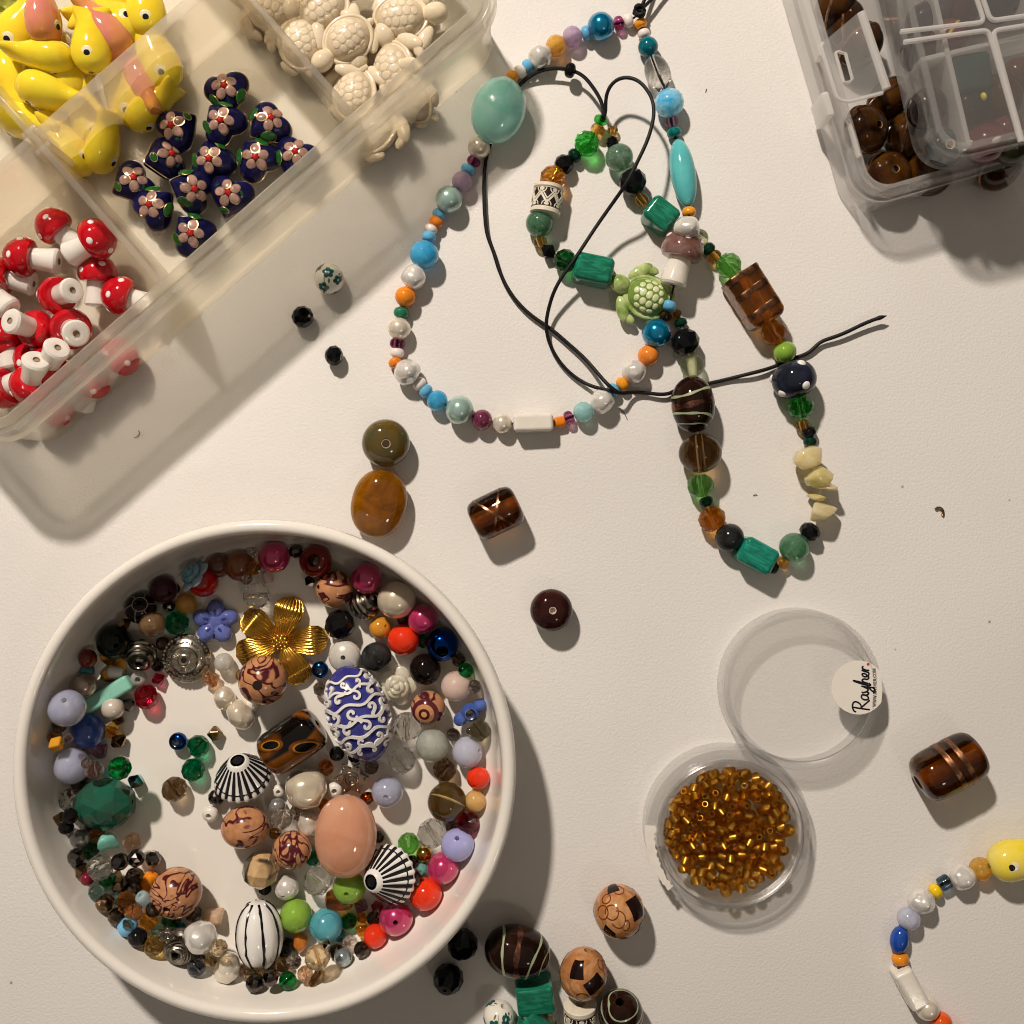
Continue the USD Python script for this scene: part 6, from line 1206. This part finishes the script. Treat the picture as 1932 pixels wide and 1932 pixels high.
for i, b in enumerate(dish_beads + special):
    z_, x, y, kind, rr, mt, desc, o = b
    r = mm(z_, rr, 6); h = o.get('z')
    if h is None:
        h = DZ + r
        for _ in range(3):
            p = at(z_, x, y, h); h = rest_z(p, r, r * o.get('th', .95))
    p = at(z_, x, y, h)
    d = p[:2] - DISH[:2]; n_ = np.linalg.norm(d)      # keep clear of the dish's wall
    lim = float(np.interp(h, [2, 4, 6, 9, 13, 17], [36, 38.2, 39.4, 40.3, 40.7, 41])) - r * .93
    if n_ > lim and rr < 260: p[:2] = DISH[:2] + d / n_ * lim
    settled.append((p, r * (.9 if i < len(dish_beads) else .75))); placed.append((p, r))
LMS = [(b[7]['lm'], placed[i][0], i) for i, b in enumerate(dish_beads + special) if 'lm' in b[7]]
DIRS = ['right of', 'upper right of', 'above', 'upper left of', 'left of', 'lower left of', 'below', 'lower right of']
used_labels = set()
def dish_label(i, desc):
    p = placed[i][0]
    for j in sorted(range(len(LMS)), key=lambda k: np.linalg.norm(LMS[k][1][:2] - p[:2])):
        nm, q, k = LMS[j]
        if k == i: continue
        d = p[:2] - q[:2]; s = DIRS[int(round(math.degrees(math.atan2(d[1], d[0])) / 45)) % 8]
        l = f'{desc}, {s} the {nm} in the dish'
        if len(l.split()) > 16: l = f'{desc}, {s} the {nm}'
        if len(l.split()) > 16: continue
        if l not in used_labels: used_labels.add(l); return l
    return desc
for i, b in enumerate(dish_beads + special):
    z_, x, y, kind, rr, mt, desc, o = b; p, r = placed[i]; rng = np.random.default_rng(i)
    ax = o['axis'] if 'axis' in o else unit(np.array([*rng.normal(size=2), rng.normal() * .45])); F = frame(ax, o.get('spin', rng.uniform(0, 6) if 'axis' not in o else 0))
    hl = mm(z_, o['hl'], 6) if 'hl' in o else None; lab = dish_label(i, desc) if i < len(dish_beads) else desc + ' in the dish'
    if callable(kind):
        compound(mt if isinstance(mt, str) else 'round_bead', kind(r, hl), '/World', p, F, lab, 'charm' if 'charm' in str(mt) else 'bead')
    else:
        m = shape(kind, r, hl, i)
        if 'sq' in o: m.apply_scale(o['sq'])
        obj(NAME[kind], m, mt, '/World', p, F, False if kind in FLATK else 40, lab, 'bead')

# ================================================================ gold seed beads in the tub
rng = np.random.default_rng(11); gs = []; GOLDB = glass((.99, .60, .12), .42); LIN = metal((1.0, .80, .38), .3, .9)
def gold_seed():
    r, h = 1.15, .80
    return [('glass', seed(r, h), GOLDB), ('silver_lining', lathe([(.38 * r, h * .8), (.47 * r, h * .8), (.47 * r, -h * .8), (.38 * r, -h * .8)], 14), LIN)]
tries = 0
while len(gs) < 290 and tries < 16000:
    tries += 1; a, q = rng.uniform(0, 6.2832), 11.8 * math.sqrt(rng.uniform()); x, y = q * math.cos(a), q * math.sin(a)
    if math.hypot(x, y) > 11.05: continue
    if math.hypot(x + 1.6, y + 1.2) < 1.3 or math.hypot(x - 4.6, y - 4.3) < 1.7: continue
    z = .9 + 1.0
    for g in gs:
        d = math.hypot(x - g[0], y - g[1])
        if d < 1.62: z = max(z, g[2] + math.sqrt(1.62 ** 2 - d * d))
    if z > 5.0: continue
    gs.append((x, y, z))
JC = at('J', 587, 1350, 2.5)[:2] - JAR[:2]
for k, (x, y, z) in enumerate(gs):
    compound('gold_seed_bead', gold_seed, '/World', JAR + [x + JC[0] * .25, y + JC[1] * .25, z], frame(unit(np.array([*rng.normal(size=2), rng.normal() * .8])), rng.uniform(0, 6)), 'gold clear seed bead with shiny lining among many in the round tub', 'bead', 'gold seed beads in the tub', key='gold_seed')

# ================================================================ what lies in the frosted box
MUS = (.52, .006, .012)
def mush_red(): return P_mushroom(MUS, 3.7, True, (.80, .74, .66), 9)
mush = [ # x, y of the cap, direction from stem to cap, height, spin, where
 (60, 1010, im(-.5, -.8, .1), 4.2, .4), (755, 1090, im(.6, -.5, .3), 4.4, 1.0), (575, 1245, im(.4, -.6, .4), 4.2, 2.0), (345, 1415, im(.5, -.5, .4), 4.2, 0.0), (620, 560, im(0.05, -.95, .1), 4.6, .7), (780, 700, im(-.85, -.25, .15), 5.0, 2.1), (350, 262, im(-.65, -.6, .2), 4.6, 0.3),
 (15, 575, im(-.95, -.2, .1), 4.4, 1.1), (230, 1110, im(-.75, -.3, .2), 4.6, 1.9), (30, 950, im(-.2, -.95, .1), 5.5, 1.4), (165, 452, im(-.97, -.1, .1), 6.0, 2.2), (30, 1275, im(-.85, .25, -.25), 6.6, .6),
 (600, 340, im(.86, -.42, .2), 9.0, 1.6), (365, 695, im(-.70, .05, -.62), 9.4, 0.2), (222, 905, im(.35, .1, -.85), 9.0, .9), (450, 905, im(-.45, -.25, -.75), 9.4, 2.6), (-70, 660, im(-.7, -.6, -.1), 10.0, 0.0), (300, 1140, im(-.55, .45, -.6), 9.8, 1.2), (200, 1250, im(-.4, .6, -.6), 10.2, 2.8)]
MWHERE = ['half hidden at the left edge', 'pressed against the front wall right corner', 'pressed against the front wall middle', 'pressed against the front wall left', 'with stem pointing down, right middle of the heap', 'nearest to the front wall on the right', 'at the top of the heap', 'cap cut by the left picture edge',
          'low in the heap near the front wall', 'at the left edge below a white stem', 'upper left of the heap with cap sideways', 'lowest left of the heap', 'big glossy cap lying at the upper right', 'stem hole facing the viewer in the middle', 'stem hole facing the viewer at the lower left', 'stem under the box rim in the middle', 'white stem only, at the left edge', 'white stem end under the rim', 'white stem end lowest under the rim']
for k, (x, y, ax, h, sp) in enumerate(mush):
    p = at('U', x, y, h) - ax * .75 * 3.55
    compound('mushroom_bead', mush_red, '/World', p, frame(ax, sp) * rng.uniform(.94, 1.05), 'red mushroom bead, ' + MWHERE[k], 'mushroom bead', 'red mushroom beads in the box', key='mush')
hearts = [(1300, 530, -.25, .0), (1020, 735, -2.2, .1), (1275, 705, 2.5, .0), (1530, 715, .9, .35), (935, 912, 1.2, .9), (1215, 920, 2.85, .0), (1470, 910, 2.5, .05), (755, 1050, 1.0, .35), (1090, 1085, 1.9, .45), (890, 1185, -2.3, .0), (1320, 1125, .3, -.1), (1100, 1335, 2.5, .1), (1690, 905, .4, .1)]
HWHERE = ['topmost, tip towards the corner', 'upper left, above the bright blue tilted one', 'below the topmost heart', 'rightmost whole heart', 'tilted on its edge showing bright blue', 'in the middle of the heap', 'right middle of the heap', 'leftmost heart', 'tilted with a big green leaf', 'lower left of the heap', 'lower right beside the rim', 'lowest heart under the rim', 'mostly hidden behind the rim at right']
for k, (x, y, rot, tilt) in enumerate(hearts):
    h = BF + 2.7 + (.9 if k in (2, 8) else 0); n = unit([math.sin(rot) * tilt, math.cos(rot) * tilt * .8, 1]); c, s = math.cos(rot), math.sin(rot); yv = unit(np.array([s, c, 0]) - n * (n @ np.array([s, c, 0])))
    compound('heart_bead', lambda k=k: P_heart(4.3, 2.9, k % 3), '/World', at('A', x, y, h), np.stack([np.cross(yv, n), yv, n], 1), 'dark blue enamel heart bead with pink flower, ' + HWHERE[k], 'heart bead', 'enamel heart beads in the box', key='heart%d' % (k % 3))
fy, fp = (.85, .67, .035), (.66, .22, .16)
fishes = [ # x, y of the middle (zone Y), axis mouth->tail, height, colour, spin
 (1010, 1330, im(-.25, -.85, .35), 4.4, 0, .2), (1430, 1080, im(-.35, -.85, .3), 4.4, 0, -.2), (1800, 690, im(-.3, -.9, .2), 6.0, 0, .1), (790, 1690, im(-.35, -.85, .2), 4.2, 0, .9), (1180, 1650, im(.3, -.8, .3), 4.0, 0, 1.4), (1720, 1230, im(.75, -.6, .1), 4.2, 0, 1.4), (1640, 960, im(.4, .85, .1), 5.0, 1, 1.5), (330, 1400, im(.9, .3, .1), 4.2, 0, 1.5),
 (230, 330, im(.6, -.75, .1), 5.0, 0, .3), (100, 880, im(.35, .85, .1), 4.8, 0, .2), (1180, 120, im(-.9, .25, .1), 5.0, 0, 1.5), (1300, 250, im(-.9, -.2, .1), 7.0, 0, .3), (560, 1060, im(.9, .25, -.15), 8.0, 0, 1.4), (1660, 90, im(-.1, -.95, .1), 8.0, 0, .2), (500, 640, im(-.97, -.12, .05), 9.5, 0, 1.57), (1040, 500, im(.02, -1, .05), 10.5, 0, .1), (490, 170, im(-.06, -.99, .05), 11.5, 1, 1.35), (1200, 330, im(-.6, -.7, .1), 8.5, 1, 1.4), (760, 820, im(-.2, -.9, .1), 6.0, 0, 1.4)]
FWHERE = ['behind the divider with eye facing, lower middle', 'behind the divider with eye facing, second from left', 'behind the divider at the upper right', 'at the lower left corner behind the divider', 'lowest behind the divider', 'lying sideways behind the divider', 'tail seen through the divider', 'small end showing at the left divider corner', 'at the left with eye looking left', 'at the left edge below the sideways fish', 'across the top of the heap', 'under the upright fish, dark eye showing', 'with its mouth hole facing left', 'at the top right with a large eye', 'long one lying flat across the middle', 'upright in the middle with dark eye', 'standing upright at the top', 'small tail poking out over the divider', 'under the upright fish']
for k, (x, y, ax, h, c, sp) in enumerate(fishes):
    compound('fish_bead', (lambda c=c: P_fish(fp if c else fy, 12.2, c2=(.80, .34, .03) if c else (.80, .54, .025))), '/World', at('Y', x, y, h), frame(ax, sp) * rng.uniform(.92, 1.06), ('pink and orange' if c else 'yellow') + ' glazed fish bead, ' + FWHERE[k], 'fish bead', ('pink' if c else 'yellow') + ' fish beads in the box', key='fish%d' % c)
CT = (.72, .62, .46)
turts = [(840, 75, im(-.80, .52), 5.0, .1), (600, 380, im(.25, .95), 5.0, .15), (1030, 400, im(.72, -.62), 6.0, .1), (1590, 170, im(-.97, .12), 4.4, .0), (1480, 640, im(.2, .95), 4.2, .5), (1120, 870, im(-.1, .97), 4.4, .2), (1640, 900, im(.6, .6), 4.2, .9), (1320, 1230, im(-.6, .7), 4.2, .3), (300, 60, im(.8, .3), 4.4, .2)]
TWHERE = ['topmost one pointing right', 'left one beside the divider', 'middle one with head lower left', 'rightmost whole one', 'half behind the front rim', 'lowest one with round head up', 'seen only through the front wall at right', 'seen only through the front wall', 'hidden behind the side divider']
for k, (x, y, ax, h, tl) in enumerate(turts):
    compound('turtle_bead', lambda: P_turtle(CT, CT, mixn(CT, (.5, .36, .2), .3), 14.0, .55, .1), '/World', at('T', x, y, h), frame(ax, tl) * rng.uniform(.93, 1.04), 'cream glazed turtle bead, ' + TWHERE[k], 'turtle bead', 'cream turtle beads in the box', key='turt')
for k, (x, y, w) in enumerate(((60, 120, 'left one'), (160, 40, 'right one'), (10, 260, 'lowest one'))):
    obj('crystal_bead', facet(3.0), glass((.72, .76, .30), .3), '/World', at('Y', x, y, 3.6), frame(im(.4, .6, .5), k), False, f'pale yellow green crystal bead in the box corner, {w}', 'bead')

# ================================================================ what lies in the clear boxes
def disc_brown(): return P_amberdisc(4.3, 3.3)
def P_amberdisc(r, hl):
    out = [('glass', lathe(ball_prof(r, hl, r * .17, 2.3, 19), 40), gloss((.022, .007, .002), .05, .4, .2, 1.0, (.075, .028, .003)))]; cu = metal((.46, .24, .15), .32, .4, 1.5, .6)
    out.append(('copper_band', tube([(r * .985 * math.cos(t), r * .985 * math.sin(t), .18 * hl * math.sin(t)) for t in np.linspace(0, 6.283, 60)[:-1]], .30, 6, True), cu))
    out.append(('hole_lining', lathe([(.16 * r, hl * .97), (.19 * r, hl * .985), (.19 * r, -hl * .985), (.16 * r, -hl * .97), (.15 * r, -.6 * hl), (0, -.6 * hl), (0, .6 * hl), (.15 * r, .6 * hl)], 20), gloss((.66, .52, .36), .4, .1))); return out  # pale plug added inside the hole, standing in for its lit wall
for k, (z, x, y, h, ax, w) in enumerate((('X', 545, 30, 6.2, im(.75, .5, .3), 'large one cut by the top picture edge'), ('X', 765, 955, 7.6, im(.45, .0, .8), 'upper one with its hole facing right'), ('X', 925, 1290, 5.2, im(.12, -.05, 1), 'lowest one with its hole facing up'),
        ('X', 940, 730, 4.6, im(.5, .8, .2), 'partly hidden behind the latch'), ('X', 1230, 1280, 4.9, im(-.3, .6, .4), 'under the lower edge of the upper box'), ('X', 1050, 1010, 4.6, im(.7, .2, .3), 'dark one between the two round ones'), ('X', 720, 330, 4.6, im(.3, .7, .4), 'beneath the latch flap'), ('X', 620, 180, 4.6, im(.8, .1, .3), 'below the one at the top edge'), ('X', 1750, 1240, 4.8, im(.4, .6, .4), 'dark one at the right front wall'))):
    compound('brown_glass_bead', disc_brown, '/World', at(z, x, y, h), frame(ax, k), 'dark brown glass bead in the clear case, ' + w, 'bead', 'brown glass beads in the clear case', key='amberdisc')
Ub = UZ0 + .85
lone1('teal_cube_bead', rbox(3.6, 3.3, 3.3, .9, .6), gloss((.02, .055, .05), .1, .2), 'X', 1500, 585, Ub + 3.3, im(.97, -.15), 'dark green square bead in the small lidded box')
lone('dark_dotted_bead', [('tube', tubebead(3.2, 3.6, .2, 4), gloss((.008, .012, .016), .1, .2)), ('yellow_dot', ell(.75, .75, .5, (3.1, 0, .4)), gloss((.70, .62, .05), .15, .1))], 'X', 1560, 770, Ub + 3.2, im(.95, -.3), 'black barrel bead with a yellow dot in the small lidded box')
lone('maroon_bead', [('ball', ball(3.7, 3.4, .15), gloss((.10, .012, .02), .1, .2)), ('white_dot', ell(.85, .85, .5, (3.4, 0, 1.0)), gloss((.75, .66, .58), .15, .05)), ('white_dot', ell(.7, .7, .5, (1.5, 3.3, -1)), gloss((.75, .66, .58), .15, .05))], 'X', 1650, 1060, Ub + 3.5, im(.4, .8, .1), 'maroon round bead with white dots in the small lidded box')
lone('maroon_bead', [('ball', ball(3.5, 3.3, .15), gloss((.12, .012, .02), .1, .2)), ('yellow_curl', tube([(3.45 * math.cos(a * .5), 3.45 * math.sin(a * .5) * .7, 1.2 * math.sin(a)) for a in np.linspace(-1.2, 2.4, 20)], .28, 6), gloss((.7, .45, .05), .15, .1))], 'X', 1365, 290, Ub + 3.4, im(.2, .9, .2), 'maroon round bead with a yellow curl in the small lidded box')
lone('grey_disc_bead', [('disc', lathe(ball_prof(3.2, 2.3, .8, 2.4, 15), 36), gloss((.03, .05, .055), .1, .2)), ('hole_lining', lathe([(.7, 2.25), (.85, 2.3), (.85, -2.3), (.7, -2.3)], 20), gloss((.72, .58, .42), .4, .1))], 'X', 1345, 1090, Ub + 2.3, im(.05, .05, 1), 'dark teal disc bead with pale hole in the small lidded box')
compound('copper_band_bead', lambda: P_amberdisc(3.9, 3.3), '/World', at('X', 1760, 720, Ub + 3.7), frame(im(.9, -.2, .1)), 'olive brown bead with copper band in the small lidded box', 'bead')
lone1('dark_bead', ball(3.6, 3.2), gloss((.02, .012, .012), .08, .3), 'X', 1215, 800, Ub + 3.4, im(.6, .4, .4), 'black brown round bead at the left wall of the small lidded box')
for k, (x, y, c, w) in enumerate(((1190, 160, (.025, .02, .03), 'upper left cell'), (1150, 390, (.02, .02, .022), 'left cell below the grey one'), (1480, 60, (.05, .015, .02), 'upper cell beside the divider'), (1300, 40, (.06, .055, .06), 'upper middle cell'), (1760, 30, (.02, .018, .03), 'upper right cell'), (1880, 560, (.08, .03, .02), 'right cell under the ridge'), (1800, 980, (.12, .02, .025), 'lower right cell'), (1850, 1080, (.04, .04, .02), 'lowest right cell'))):
    lone1('dark_glass_bead', ball(3.3, 2.9), gloss(c, .08, .3), 'X', x, y, Ub + 3.1, im(.5, .5, .5), f'dark glass bead in the small lidded box, {w}')
